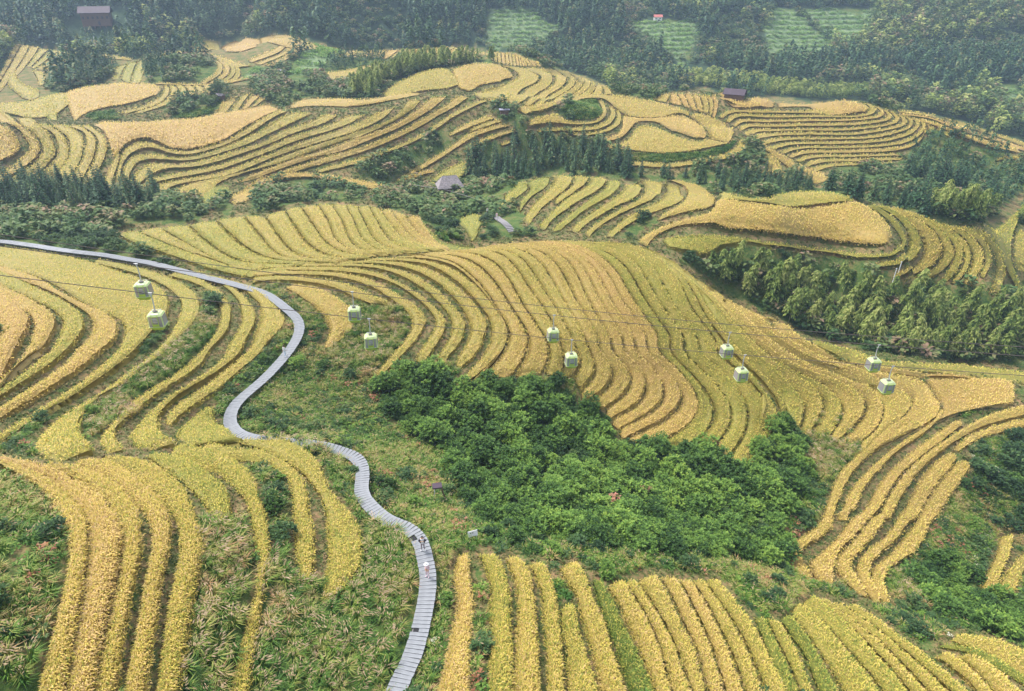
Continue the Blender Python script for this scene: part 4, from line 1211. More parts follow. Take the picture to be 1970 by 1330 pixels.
def shrub_crown(seed, R=1.3, H=1.7, N=420, mat='thicket', ls=.30, spray=9, base=0.45, tipb=.35):
    """a dome of leafy sprays"""
    r = np.random.default_rng(seed)
    ns = N // spray
    P, D, LN, T = [], [], [], []
    lob = [(r.uniform(-.5, .5) * R, r.uniform(-.5, .5) * R, r.uniform(.5, 1.0)) for _ in range(5)]
    for i in range(ns):
        lx, ly, lh = lob[i % 5]
        a = r.random() * 2 * math.pi
        e = math.acos(1 - r.random() * 1.05)
        q = r.uniform(.75, 1.0)
        rad = R * .62
        c = np.array([lx + math.cos(a) * math.sin(e) * rad * q, ly + math.sin(a) * math.sin(e) * rad * q, H * .35 * lh + math.cos(e) * H * .62 * lh * q])
        out = np.array([math.cos(a) * math.sin(e), math.sin(a) * math.sin(e), max(math.cos(e), .15) + .4])
        out /= np.linalg.norm(out)
        sl = r.uniform(.35, .8) * R * .45
        sb = r.normal(0, .08)
        for k in range(spray):
            t = k / spray
            p = c + out * sl * (t - .4)
            aa = r.random() * 2 * math.pi
            d = out * .55 + np.array([math.cos(aa), math.sin(aa), r.normal(0, .3)]) * .8
            P.append(p); D.append(d); LN.append(ls * r.uniform(.7, 1.3) * (1.1 - .4 * t))
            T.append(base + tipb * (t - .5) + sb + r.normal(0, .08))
    v = leaf_quads(np.array(P), np.array(D), np.array(LN), np.array(LN) * .26, .15, r)
    return quads_mesh('foliage', [(v, np.array(T), 0)], [M[mat]])


def bamboo_crown(seed, H=9.0, bend=.16):
    r = np.random.default_rng(seed)
    P, D, LN, WD, T = [], [], [], [], []
    nb = 60
    for i in range(nb):
        f = 0.30 + 0.70 * (i / nb)
        z = f * H
        x = bend * f * f * H
        R = 1.7 * math.sin(min(1, (1.04 - f) * 1.5) * math.pi * .5) + .15
        a = r.random() * 2 * math.pi
        for k in range(10):
            t = (k + r.random()) / 10
            P.append((x + math.cos(a) * R * t, math.sin(a) * R * t, z + R * t * .55 - R * t * t * .95))
            aa = a + r.normal(0, .9)
            D.append((math.cos(aa), math.sin(aa), r.normal(-.35, .3)))
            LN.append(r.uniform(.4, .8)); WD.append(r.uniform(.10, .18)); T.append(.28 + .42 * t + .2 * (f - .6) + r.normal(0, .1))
    v = leaf_quads(np.array(P), np.array(D), np.array(LN), np.array(WD), .5, r)
    return quads_mesh('crown', [(v, np.array(T), 0)], [M['bamboo']])


def tuft(seed, n=16, h=.6, mat='grass', spread=.5, w=.03, plumes=0, tb=.35):
    r = np.random.default_rng(seed)
    a = r.random(n) * 2 * math.pi
    V, T = [], []
    for i in range(n):
        c, s = math.cos(a[i]), math.sin(a[i])
        o = r.uniform(.0, .18)
        hh = h * r.uniform(.6, 1.15); sp = spread * r.uniform(.4, 1.2)
        p0 = np.array([c * o, s * o, -.05]); p1 = p0 + [c * sp * .35, s * sp * .35, hh * .8]; p2 = p0 + [c * sp, s * sp, hh * .85]
        sd = np.array([-s, c, 0]) * w
        V += [p0 - sd * .6, p0 + sd * .6, p1 + sd, p1 - sd, p1 - sd, p1 + sd, p2 + sd * .1, p2 - sd * .1]
        t = tb + r.normal(0, .14)
        T += [t - .05, t + .1]
    ch = [(np.array(V), np.array(T), 0)]
    mats = [M[mat]]
    if plumes:
        V, T = [], []
        for i in range(plumes):
            c, s = math.cos(r.random() * 6.28), math.sin(r.random() * 6.28)
            hh = h * r.uniform(1.0, 1.35); sp = spread * r.uniform(.2, .8)
            p1 = np.array([c * sp * .6, s * sp * .6, hh]); dd = np.array([.8 + .3 * c, .3 * s, -.1]) * .34
            sd = np.array([0, 1, .5]) * .028
            V += [p1, p1 + dd * .5 + sd, p1 + dd, p1 + dd * .5 - sd]
            T.append(r.random())
        ch.append((np.array(V), np.array(T), 1)); mats.append(M['plume'])
    return quads_mesh('tuft', ch, mats)


def lowtree(seed, H, w, mat, cone=True, n=44):
    r = np.random.default_rng(seed)
    f = r.random(n)
    a = r.random(n) * 2 * math.pi
    if cone:
        R = w * (1 - f) ** .8 * r.uniform(.6, 1.1, n)
        z = H * (.08 + .9 * f)
    else:
        R = w * np.sqrt(np.maximum(0, 1 - (2 * f - .9) ** 2 / 1.25)) * r.uniform(.5, 1.05, n)
        z = H * (.15 + .8 * f)
    P = np.stack([np.cos(a) * R, np.sin(a) * R, z], 1)
    D = np.stack([np.cos(a), np.sin(a), np.full(n, -.2 if cone else .4) + r.normal(0, .4, n)], 1)
    s = w * (.62 if cone else .6)
    v = leaf_quads(P - D * s * .4, D, s * r.uniform(.8, 1.3, n), s * .36, .25, r)
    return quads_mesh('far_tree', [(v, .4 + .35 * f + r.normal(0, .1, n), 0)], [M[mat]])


# ------------------------------------------------------------------ finding places for them
def jgrid(d, rmin, rmax, az=46):
    A = math.radians(az)
    xs = np.arange(-rmax * math.sin(A), rmax * math.sin(A), d)
    ys = np.arange(rmin * .4, rmax, d)
    X, Y = np.meshgrid(xs, ys)
    X = (X + rng.uniform(-.45, .45, X.shape) * d).ravel()
    Y = (Y + rng.uniform(-.45, .45, Y.shape) * d).ravel()
    r = np.hypot(X, Y)
    k = (r > rmin) & (r < rmax)
    return X[k], Y[k]


def sites(d, rmin, rmax, classes, az=58, vis=True, margin=380, jit=0):
    X, Y = jgrid(d, rmin, rmax, az)
    Z = z0(X, Y)
    P = np.stack([X, Y, Z], 1)
    uv, zf = project(P)
    k = (uv[:, 0] > -margin) & (uv[:, 0] < 1970 + margin) & (uv[:, 1] > -margin) & (uv[:, 1] < 1330 + margin) & (zf > 3)
    P, uv = P[k], uv[k]
    c = cls_at(uv + (np.stack([fbm(P[:, 0], P[:, 1], 18, 2, 61), fbm(P[:, 0], P[:, 1], 18, 2, 62)], 1) * jit * 2 if jit else 0))
    k = np.isin(c, classes)
    P, uv, c = P[k], uv[k], c[k]
    if vis and len(P):
        h = unproj(uv, 0)
        k = np.hypot(P[:, 0], P[:, 1]) < np.hypot(h[:, 0], h[:, 1]) * 1.06 + 4
        P, uv, c = P[k], uv[k], c[k]
    return P, uv, c


def gn_scatter(name, P, templates, scale, label, cat, idx=None, rot=None, tilt=0.12, parent=None):
    """one countless mass of plants: template meshes standing on points"""
    N = len(P)
    if N == 0: return None
    me = bpy.data.meshes.new(name)
    me.vertices.add(N)
    me.vertices.foreach_set('co', np.asarray(P, np.float32).ravel())
    attr(me, 'sc', scale)
    a = me.attributes.new('idx', 'INT', 'POINT')
    a.data.foreach_set('value', (rng.integers(0, len(templates), N) if idx is None else idx).astype(np.int32))
    a = me.attributes.new('rot', 'FLOAT_VECTOR', 'POINT')
    R = np.stack([rng.normal(0, tilt, N), rng.normal(0, tilt, N), rng.random(N) * 6.283 if rot is None else rot], 1)
    a.data.foreach_set('vector', R.astype(np.float32).ravel())
    o = obj(name, me, None, parent)
    tag(o, label, cat, kind='stuff')
    ng = bpy.data.node_groups.new(name, 'GeometryNodeTree')
    ng.interface.new_socket('Geometry', in_out='INPUT', socket_type='NodeSocketGeometry')
    ng.interface.new_socket('Geometry', in_out='OUTPUT', socket_type='NodeSocketGeometry')
    gi = ng.nodes.new('NodeGroupInput'); go = ng.nodes.new('NodeGroupOutput')
    iop = ng.nodes.new('GeometryNodeInstanceOnPoints')
    jn = ng.nodes.new('GeometryNodeJoinGeometry')
    for tm in reversed(templates):
        to = bpy.data.objects.new(tm.name, tm)
        oi = ng.nodes.new('GeometryNodeObjectInfo')
        oi.inputs['Object'].default_value = to
        oi.inputs['As Instance'].default_value = True
        ng.links.new(oi.outputs['Geometry'], jn.inputs[0])
    ng.links.new(jn.outputs[0], iop.inputs['Instance'])
    iop.inputs['Pick Instance'].default_value = True

    def named(nm, ty):
        n = ng.nodes.new('GeometryNodeInputNamedAttribute')
        n.data_type = ty
        n.inputs['Name'].default_value = nm
        return n.outputs[0]
    ng.links.new(gi.outputs[0], iop.inputs['Points'])
    ng.links.new(named('idx', 'INT'), iop.inputs['Instance Index'])
    ng.links.new(named('sc', 'FLOAT'), iop.inputs['Scale'])
    rt = ng.nodes.new('FunctionNodeEulerToRotation')
    ng.links.new(named('rot', 'FLOAT_VECTOR'), rt.inputs[0])
    ng.links.new(rt.outputs[0], iop.inputs['Rotation'])
    ng.links.new(iop.outputs[0], go.inputs[0])
    md = o.modifiers.new('plants', 'NODES')
    md.node_group = ng
    return o


def copy_thing(src_parts, name, label, cat, group, loc, rz, sc, tiltx=0.0):
    e = empty(name, loc, rz)
    e.scale = (sc, sc, sc)
    e.rotation_euler = (tiltx, 0, rz)
    tag(e, label, cat, group)
    for nm, me in src_parts:
        o = bpy.data.objects.new(nm, me)
        COL.objects.link(o)
        o.parent = e
    return e


# ------------------------------------------------------------------ trees one can pick out
con_parts = [[('trunk', trunk_mesh(8.0, .16, .03)), ('crown', conifer_crown(i, 8.0, 15, w))] for i, w in enumerate((1.5, 1.8, 1.3, 2.0))]
bam_parts = [[('culm', trunk_mesh(8.8, .07, .02, .16, 5, 'culm', M['culm'])), ('crown', bamboo_crown(20 + i))] for i in range(4)]
stem = trunk_mesh(1.1, .05, .02, 0.1, 5, 'stem')
thick_parts = [[('stem', stem), ('foliage', shrub_crown(40 + i, 1.5, 2.3, 1350, 'thicket', .28, 9, .42, .42))] for i in range(5)]
bush_parts = [[('stem', stem), ('foliage', shrub_crown(60 + i, 1.5, 2.1, 520, 'shrub', .42, 8, .36, .25))] for i in range(5)]


def near_name(kind, uv):
    x, y = uv
    if kind == 'fir':
        if x < 360 and y > 280: return 'in the left edge clump above the boardwalk'
        if x < 330: return 'beside the far left terraces under the forest'
        if x < 780 and y < 200: return 'in the dense dark row below the far ridge'
        if x < 1240 and y > 240: return 'in the clump behind the shingled hut'
        if x < 1725: return 'in the line below the middle ridge'
        return 'on the steep slope right of the upper right terraces'
    if kind == 'bam':
        if y < 300: return 'in the pale belt on the far ridge'
        if y < 450: return 'in the feathery strip above the right hill'
        if x < 1500: return 'at the left grove end by the golden crest'
        if x < 1720: return 'mid grove below the flat tan field'
        return 'at the right grove end above the gondolas'
    if kind == 'thk':
        if x > 1700: return 'in the small clump at the lower right edge'
        if x > 1420: return 'in the tall right tongue of the thicket'
        if y < 800: return 'at the upper left thicket under the rice'
        if y > 1010: return 'along the lower thicket edge above bottom rows'
        if x < 1000: return 'in the left thicket part by the brown platform'
        return 'in the middle of the thicket'
    if y < 300: return 'on the far slopes among the upper terraces'
    if x < 450: return 'on the slope above the far end of the boardwalk'
    if x < 1020: return 'around the shingled hut behind the central hill'
    if x < 1300: return 'beside the stone steps behind the crest'
    return 'on the slope edging the bamboo grove'


SIZE = {0: 'small', 1: 'middle sized', 2: 'large'}


def plant_group(P, uv, parts, name, cat, kind, label, group, smin, smax, cap=290, tilt=.06):
    ordr = np.argsort(np.linalg.norm(P, axis=1))
    near, rest = ordr[:cap], ordr[cap:]
    for i in near:
        k = int(rng.integers(len(parts)))
        f_ = rng.random()
        copy_thing(parts[k], name, SIZE[int(f_ * 2.999)] + ' ' + label + ' ' + near_name(kind, uv[i]), cat, group, tuple(P[i]), float(rng.random() * 6.283), float(smin + f_ * (smax - smin)) * (.72 if kind == 'fir' and 1238 < uv[i][0] < 1725 and uv[i][1] > 300 else 1), float(rng.normal(0, tilt)))
    return rest


P, uv, c = sites(3.1, 95, 420, [CONIF])
k = vnoise(P[:, 0] / 7, P[:, 1] / 7, 44) > .12
P, uv = P[k], uv[k]
print('conifers', len(P))
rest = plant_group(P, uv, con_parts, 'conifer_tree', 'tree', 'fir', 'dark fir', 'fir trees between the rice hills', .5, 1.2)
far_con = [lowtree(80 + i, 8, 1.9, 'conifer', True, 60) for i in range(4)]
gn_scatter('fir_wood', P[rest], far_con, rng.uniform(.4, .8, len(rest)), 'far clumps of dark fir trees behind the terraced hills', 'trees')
P, uv, c = sites(2.7, 80, 420, [BAMBOO])
print('bamboo', len(P))
rest = plant_group(P, uv, bam_parts, 'bamboo_plant', 'bamboo', 'bam', 'arching bamboo', 'bamboo of the groves', .55, .9, 295, .08)
far_bam = [lowtree(90 + i, 8, 2.3, 'bamboo', False, 90) for i in range(4)]
nb_ = np.linalg.norm(P[rest], axis=1) < 190
gn_scatter('bamboo_understorey', P[rest][nb_], [q[1][1] for q in bam_parts], rng.uniform(.45, .75, nb_.sum()), 'bamboo crowding the depths of the grove on the right', 'bamboo')
rest = rest[~nb_]
gn_scatter('bamboo_wood', P[rest], far_bam, rng.uniform(.35, .7, len(rest)), 'pale feathery bamboo thickets far behind the rice hills', 'bamboo')
P, uv, c = sites(2.05, 20, 110, [THICKET])
print('thicket', len(P))
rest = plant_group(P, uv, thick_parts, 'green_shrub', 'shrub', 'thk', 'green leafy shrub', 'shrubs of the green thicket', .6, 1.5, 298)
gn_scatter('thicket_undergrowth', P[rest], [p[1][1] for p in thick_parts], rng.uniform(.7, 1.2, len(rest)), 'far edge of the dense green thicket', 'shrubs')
Pa, uva, ca = sites(1.5, 20, 110, [THICKET])
gn_scatter('thicket_underwood', Pa, [thick_parts[0][1][1], bush_parts[0][1][1]], rng.uniform(.45, .75, len(Pa)), 'low leafy underwood filling the green thicket', 'undergrowth')

# shrubs of the middle distance: default ground between the hills
P, uv, c = sites(2.9, 100, 345, [0, SCRUB])
den = vnoise(P[:, 0] / 9, P[:, 1] / 9, 21)
k = (den > .18)
for dy_ in (10, 20): k &= cls_at(uv - [0, dy_]) != PATH
P, uv = P[k], uv[k]
print('mid shrubs', len(P))
rest = plant_group(P, uv, bush_parts, 'wild_bush', 'bush', 'bsh', 'dull green bush', 'bushes between the rice hills', .6, 1.3, 290)
far_bush = [lowtree(100 + i, 2.6, 1.6, 'shrub', False, 60) for i in range(4)]
gn_scatter('bushland', P[rest], far_bush, rng.uniform(.6, 1.3, len(rest)), 'low bushes covering the far uncultivated slopes', 'bushes')

P, uv, c = sites(2.2, 80, 300, [BAMBOO])
gn_scatter('grove_underwood', P, far_bush, rng.uniform(.6, 1.3, len(P)), 'dark bushes filling the ground under the bamboo', 'bushes')

# scrub near the boardwalk
tg = [tuft(200 + i, 34, .6, 'grass', .62, .022, 2, .32) for i in range(4)]
tsil = [tuft(210 + i, 60, .95, 'grass', .85, .022, 12, .30) for i in range(4)]
tsh = [tuft(220 + i, 18, .22, 'bankgrass', .25, .03, 0, .45) for i in range(3)]
herb = [shrub_crown(230 + i, .5, .55, 120, 'thicket', .20, 6, .5, .3) for i in range(3)]
herb_d = [shrub_crown(240 + i, .55, .6, 120, 'shrub', .20, 6, .45, .3) for i in range(3)]
herb_r = [shrub_crown(250 + i, .4, .4, 70, 'red', .16, 6, .5, .3) for i in range(2)]
herb_f = [shrub_crown(255, .45, .6, 90, 'flower', .12, 6, .5, .3)]
P, uv, c = sites(.56, 12, 125, [0, SCRUB])
n1 = fbm(P[:, 0], P[:, 1], 7, 3, 31) + rng.normal(0, .09, len(P))
gn_scatter('wild_grass', P[n1 < .06], tg, rng.uniform(.7, 1.4, (n1 < .06).sum()), 'rough green and straw coloured grass on the slopes beside the boardwalk', 'grass')
k = (n1 >= -.02) & (rng.random(len(P)) < .62)
gn_scatter('leafy_undergrowth', P[k], herb + herb_d, rng.uniform(.7, 1.5, k.sum()), 'low leafy weeds and brambles on the slopes beside the boardwalk', 'undergrowth')
k = (fbm(P[:, 0], P[:, 1], 5, 2, 77) > .17) & (rng.random(len(P)) < .35)
gn_scatter('russet_weeds', P[k], herb_r, rng.uniform(.8, 1.8, k.sum()), 'patches of reddish brown weeds among the green scrub', 'weeds')
k = (fbm(P[:, 0], P[:, 1], 6, 2, 99) > .25) & (rng.random(len(P)) < .25)
gn_scatter('pale_flowers', P[k], herb_f, rng.uniform(.5, 1.2, k.sum()), 'pale flowering weeds scattered in the green scrub', 'flowers')
P, uv, c = sites(2.4, 20, 125, [0, SCRUB])
k = (fbm(P[:, 0], P[:, 1], 9, 2, 55) > -.1) & (cls_at(uv - [0, 12]) != PATH)
gn_scatter('scrub_bushes', P[k], [p[1][1] for p in bush_parts + thick_parts[:2]], rng.uniform(.25, .85, k.sum()), 'small bushes dotted over the scrub beside the boardwalk', 'bushes')
P, uv, c = sites(.78, 12, 125, [SILVER])
gn_scatter('silver_grass', P, tsil, rng.uniform(.7, 1.3, len(P)), 'tall silver grass with buff plumes between the near rice rows', 'grass')
P, uv, c = sites(.50, 12, 100, [BANK])
k = rng.random(len(P)) < .9
gn_scatter('bank_grass', P[k], tsh, rng.uniform(.6, 1.5, k.sum()), 'short dry grass on the banks between the near rice rows', 'grass')
P, uv, c = sites(1.1, 100, 300, [BANK])
gn_scatter('terrace_bank_grass', P, tsh, rng.uniform(1.3, 2.6, len(P)), 'short grass on the banks of the more distant rice terraces', 'grass')
P, uv, c = sites(.45, 12, 300, [SHORT])
gn_scatter('lush_grass', P, [tuft(260 + i, 22, .4, 'grass', .4, .05, 0, .12) for i in range(2)], rng.uniform(.7, 1.6, len(P)) * np.clip(np.linalg.norm(P, axis=1) / 120, .7, 1.2), 'lush fresh green grass on banks among the rice', 'grass')

# crops of the opposite slope: rows of green bushes
P, uv, c = sites(1.5, 200, 640, [FIELD], jit=25)
row = np.sin(P[:, 2] * 2.9 + 9 * fbm(P[:, 0], P[:, 1], 40, 3, 3))
k = (row > -.2) & (rng.random(len(P)) < .85)
far_crop = [lowtree(120 + i, 1.1, 1.0, 'crop', False, 26) for i in range(3)]
gn_scatter('crop_rows', P[k], far_crop, rng.uniform(.7, 1.4, k.sum()), 'green crop rows on the far opposite slope between the woods', 'crops')

# the wooded mountain across the valley
CLEAR = [(*unproj([(u_, v_)])[0][:2], r_) for u_, v_, r_ in ((190, 50, 17), (175, 60, 13), (205, 60, 13), (1265, 42, 9), (1412, 190, 8))]
X, Y = jgrid(4.2, 335, 660, 54)
Z = z0(X, Y)
P = np.stack([X, Y, Z], 1)
uv, zf = project(P)
k = (uv[:, 0] > -400) & (uv[:, 0] < 2370) & (uv[:, 1] > -60) & (uv[:, 1] < 420) & ~np.isin(cls_at(uv), [RICE, BANK, FIELD, CONIF, BAMBOO])
P, uv = P[k], uv[k]
h = unproj(uv)
k = np.hypot(P[:, 0], P[:, 1]) < np.hypot(h[:, 0], h[:, 1]) * 1.05 + 6
for x_, y_, r_ in CLEAR: k &= np.hypot(P[:, 0] - x_, P[:, 1] - y_) > r_
P, uv = P[k], uv[k]
sel = fbm(P[:, 0], P[:, 1], 60, 2, 13) + rng.normal(0, .05, len(P))
open_ = fbm(P[:, 0], P[:, 1], 45, 2, 17) > .20
print('forest', len(P))
k = (sel > -.02) & ~open_
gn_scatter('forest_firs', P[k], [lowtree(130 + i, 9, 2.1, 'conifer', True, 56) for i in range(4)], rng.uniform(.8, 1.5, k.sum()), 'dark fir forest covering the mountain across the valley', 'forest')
k = (sel <= -.02) & ~open_
gn_scatter('forest_bamboo', P[k], [lowtree(140 + i, 8, 2.5, 'bamboo' if i < 1 else 'shrub', False, 60) for i in range(4)], rng.uniform(.7, 1.3, k.sum()), 'bushy bamboo forest covering the mountain across the valley', 'forest')
gn_scatter('forest_scrub', P[open_], far_bush, rng.uniform(.8, 1.6, open_.sum()), 'open scrub clearings in the forest across the valley', 'scrub')

for u_, v_ in ((512, 853), (527, 855), (543, 857), (559, 858), (574, 859), (589, 861), (603, 864), (614, 869)):
    q_ = unproj([(u_, v_)])[0]
    copy_thing(bush_parts[int(u_) % 5], 'wild_bush', 'dull green bush hiding the boardwalk behind the rice field end', 'bush', 'bushes hiding part of the boardwalk', tuple(q_), float(u_), .52)
# ------------------------------------------------------------------ things people made
M['plank'] = flat_mat('weathered_grey_planks', (0.215, 0.228, 0.248), 0.75, var=0.25, scale=1.3, bump=.1)
M['beam'] = flat_mat('dark_beams', (0.16, 0.15, 0.15), 0.8)
M['dark'] = flat_mat('near_black', (0.02, 0.02, 0.025), 0.9)  # near-black: painted shade of the hatches, and the sign lettering
M['lime'] = flat_mat('lime_green_paint', (0.38, 0.53, 0.06), 0.35, var=.04)
M['limepale'] = flat_mat('pale_lime_paint', (0.50, 0.60, 0.27), 0.35, var=.04)
M['galv'] = flat_mat('galvanised_steel', (0.55, 0.56, 0.58), 0.45, 0.3, var=.08)
M['cable'] = flat_mat('steel_rope', (0.10, 0.08, 0.07), 0.6, 0.2)
M['seat'] = flat_mat('grey_seat', (0.10, 0.10, 0.11), 0.8)
M['slate'] = flat_mat('grey_roof_shingles', (0.26, 0.23, 0.24), 0.85, var=.35, scale=2.5, bump=.3)
M['wood'] = flat_mat('old_brown_wood', (0.13, 0.075, 0.05), 0.8, var=.3, scale=3)
M['barn'] = flat_mat('dark_purple_brown_roof', (0.045, 0.026, 0.045), 0.7, var=.2, scale=1)
M['roofblue'] = flat_mat('blue_grey_sheet_roof', (0.28, 0.28, 0.36), 0.5, var=.1)
M['stone'] = flat_mat('grey_stone', (0.22, 0.21, 0.22), 0.85, var=.25, scale=3, bump=.2)
M['redroof'] = flat_mat('red_roof', (0.42, 0.12, 0.10), 0.6)
M['white'] = flat_mat('white_paint', (0.8, 0.8, 0.8), 0.5, var=.03)
M['windowdark'] = flat_mat('window_painted_dark', (0.03, 0.025, 0.03), 0.4)  # near-black colour stands in for the unlit inside of windows and door


def glass_mat():
    m, nt, out = new_mat('smoked_glass_painted_sheen')
    g = nt.nodes.new('ShaderNodeBsdfGlossy'); g.inputs['Roughness'].default_value = .08; g.inputs['Color'].default_value = (.8, .8, .85, 1)
    t = nt.nodes.new('ShaderNodeBsdfTransparent'); t.inputs['Color'].default_value = (.5, .5, .56, 1)
    mx = nt.nodes.new('ShaderNodeMixShader'); mx.inputs[0].default_value = .6
    nt.links.new(t.outputs[0], mx.inputs[1]); nt.links.new(g.outputs[0], mx.inputs[2]); df = nt.nodes.new('ShaderNodeBsdfDiffuse'); df.inputs[0].default_value = (.5, .5, .56, 1)  # pale grey diffuse paints a silvery reflection onto the panes
    m2 = nt.nodes.new('ShaderNodeMixShader'); m2.inputs[0].default_value = .42
    nt.links.new(mx.outputs[0], m2.inputs[1]); nt.links.new(df.outputs[0], m2.inputs[2]); nt.links.new(m2.outputs[0], out.inputs[0])
    return m


M['glass'] = glass_mat()

# ---- boardwalk
bwu = resample(BW, 260)
bp = unproj(bwu, 0.7)
bp = smooth1(clampr(bp), 3)
bp[:, 2] = z0(bp[:, 0], bp[:, 1])
bz = np.convolve(np.pad(bp[:, 2], 10, 'edge'), np.ones(21) / 21, 'valid')
bp[:, 2] = np.maximum(bz, bp[:, 2] + 0.05) + .62
bp = smooth1(bp, 6)
sd_ = np.r_[0, np.cumsum(np.linalg.norm(np.diff(bp, axis=0), axis=1))]
BWL = sd_[-1]


def bw_at(s):
    p = np.array([np.interp(s, sd_, bp[:, i]) for i in range(3)])
    q = np.array([np.interp(min(s + .4, BWL), sd_, bp[:, i]) for i in range(3)])
    o = np.array([np.interp(max(s - .4, 0), sd_, bp[:, i]) for i in range(3)])
    return p, (q - o) / np.linalg.norm(q - o)


def bw_s(u, v):
    return float(np.interp(np.argmin(np.hypot(bwu[:, 0] - u, bwu[:, 1] - v)), np.arange(len(sd_)), sd_))


WID = 1.42
pitch = BWL / int(BWL / 0.40)
root = tag(empty('boardwalk', tuple(bp[130])), 'winding pale grey plank boardwalk running from upper left down to the bottom centre', 'boardwalk')
inv = Matrix.Translation(-Vector(bp[130]))
pm = MB().box((0, 0, 0), (1, 1, 1)).mesh('plank', [M['plank']])
hatch = [bw_s(796, 1034), bw_s(801, 1213)]
npl = int(BWL / pitch)
dist = []
for i in range(npl):
    s = (i + .5) * pitch
    p, t = bw_at(s)
    dist.append((np.linalg.norm(p), i, s, p, t))
dist.sort(key=lambda a: a[0])
restb = MB()
print('planks', npl, 'length', BWL)
made = 0
for rank, (dd, i, s, p, t) in enumerate(dist):
    rz = math.atan2(t[1], t[0])
    pit = -math.asin(max(-1, min(1, t[2])))
    w, off = WID + rng.uniform(-.04, .04), 0.0
    nrm = np.array([-t[1], t[0], 0]) / (np.hypot(t[0], t[1]) + 1e-9)
    if any(abs(s - hs) < pitch * .9 for hs in hatch):
        w, off = WID * .55, WID * .22
    zj = rng.uniform(-.008, .008)
    if rank < 298:
        o = bpy.data.objects.new('plank', pm)
        COL.objects.link(o)
        o.parent = root
        o.matrix_parent_inverse = inv
        o.location = tuple(p + nrm * off + np.array([0, 0, zj]))
        o.rotation_euler = (rng.normal(0, .006), pit, rz + rng.normal(0, .012))
        o.scale = (pitch - .045, w, .07)
    else:
        restb.box(tuple(p + nrm * off + np.array([0, 0, zj])), (pitch - .04, w, .07), rz)
if restb.v:
    o = restb.obj('planks', [M['plank']], root); o.matrix_parent_inverse = inv; o['kind'] = 'stuff'
for sgn in (-1, 1):
    mb = MB()
    pts = []
    for k in range(0, 260, 2):
        t = bp[min(k + 1, 259)] - bp[max(k - 1, 0)]
        nrm = np.array([-t[1], t[0], 0]) / (np.hypot(t[0], t[1]) + 1e-9)
        pts.append(tuple(bp[k] + nrm * sgn * WID * .40 - np.array([0, 0, .12])))
    mb.tube(pts, .07, 5)
    o = mb.obj('side_beam', [M['beam']], root); o.matrix_parent_inverse = inv
mb = MB()
for s in np.arange(1, BWL, 2.4):
    p, t = bw_at(s)
    nrm = np.array([-t[1], t[0], 0])
    for sgn in (-1, 1):
        q = p + nrm * sgn * WID * .38
        mb.box((q[0], q[1], q[2] - .6), (.12, .12, 1.0))
o = mb.obj('support_posts', [M['beam']], root); o.matrix_parent_inverse = inv; o['kind'] = 'stuff'
for hs in hatch:
    p, t = bw_at(hs)
    nrm = np.array([-t[1], t[0], 0])
    q = p - nrm * WID * .28
    o = MB().box((q[0], q[1], q[2] - .14), (.62, .55, .1), math.atan2(t[1], t[0])).obj('hatch_painted_dark', [M['dark']], root)  # solid dark slab paints in the shade below the missing planks
    o.matrix_parent_inverse = inv

# ---- people
SKIN = flat_mat('skin', (0.55, 0.33, 0.22), 0.6, var=.04)
HAIR = flat_mat('black_hair', (0.012, 0.01, 0.012), 0.5)


def cloth(name, c):
    return flat_mat(name, c, 0.85, var=.06, scale=20)


def skin_mesh(name, verts, edges, radii, rootv=0, sub=1):
    me = bpy.data.meshes.new(name + '_skeleton')
    me.from_pydata(verts, edges, [])
    o = bpy.data.objects.new(name, me)
    COL.objects.link(o)
    md = o.modifiers.new('skin', 'SKIN')
    md.use_smooth_shade = True
    for i, v in enumerate(me.skin_vertices[0].data):
        r = radii[i]
        v.radius = r if isinstance(r, tuple) else (r, r)
        v.use_root = (i == rootv)
    s = o.modifiers.new('sub', 'SUBSURF')
    s.levels = sub; s.render_levels = sub
    dg = bpy.context.evaluated_depsgraph_get()
    out = bpy.data.meshes.new_from_object(o.evaluated_get(dg))
    out.name = name
    bpy.data.objects.remove(o)
    bpy.data.meshes.remove(me)
    return out


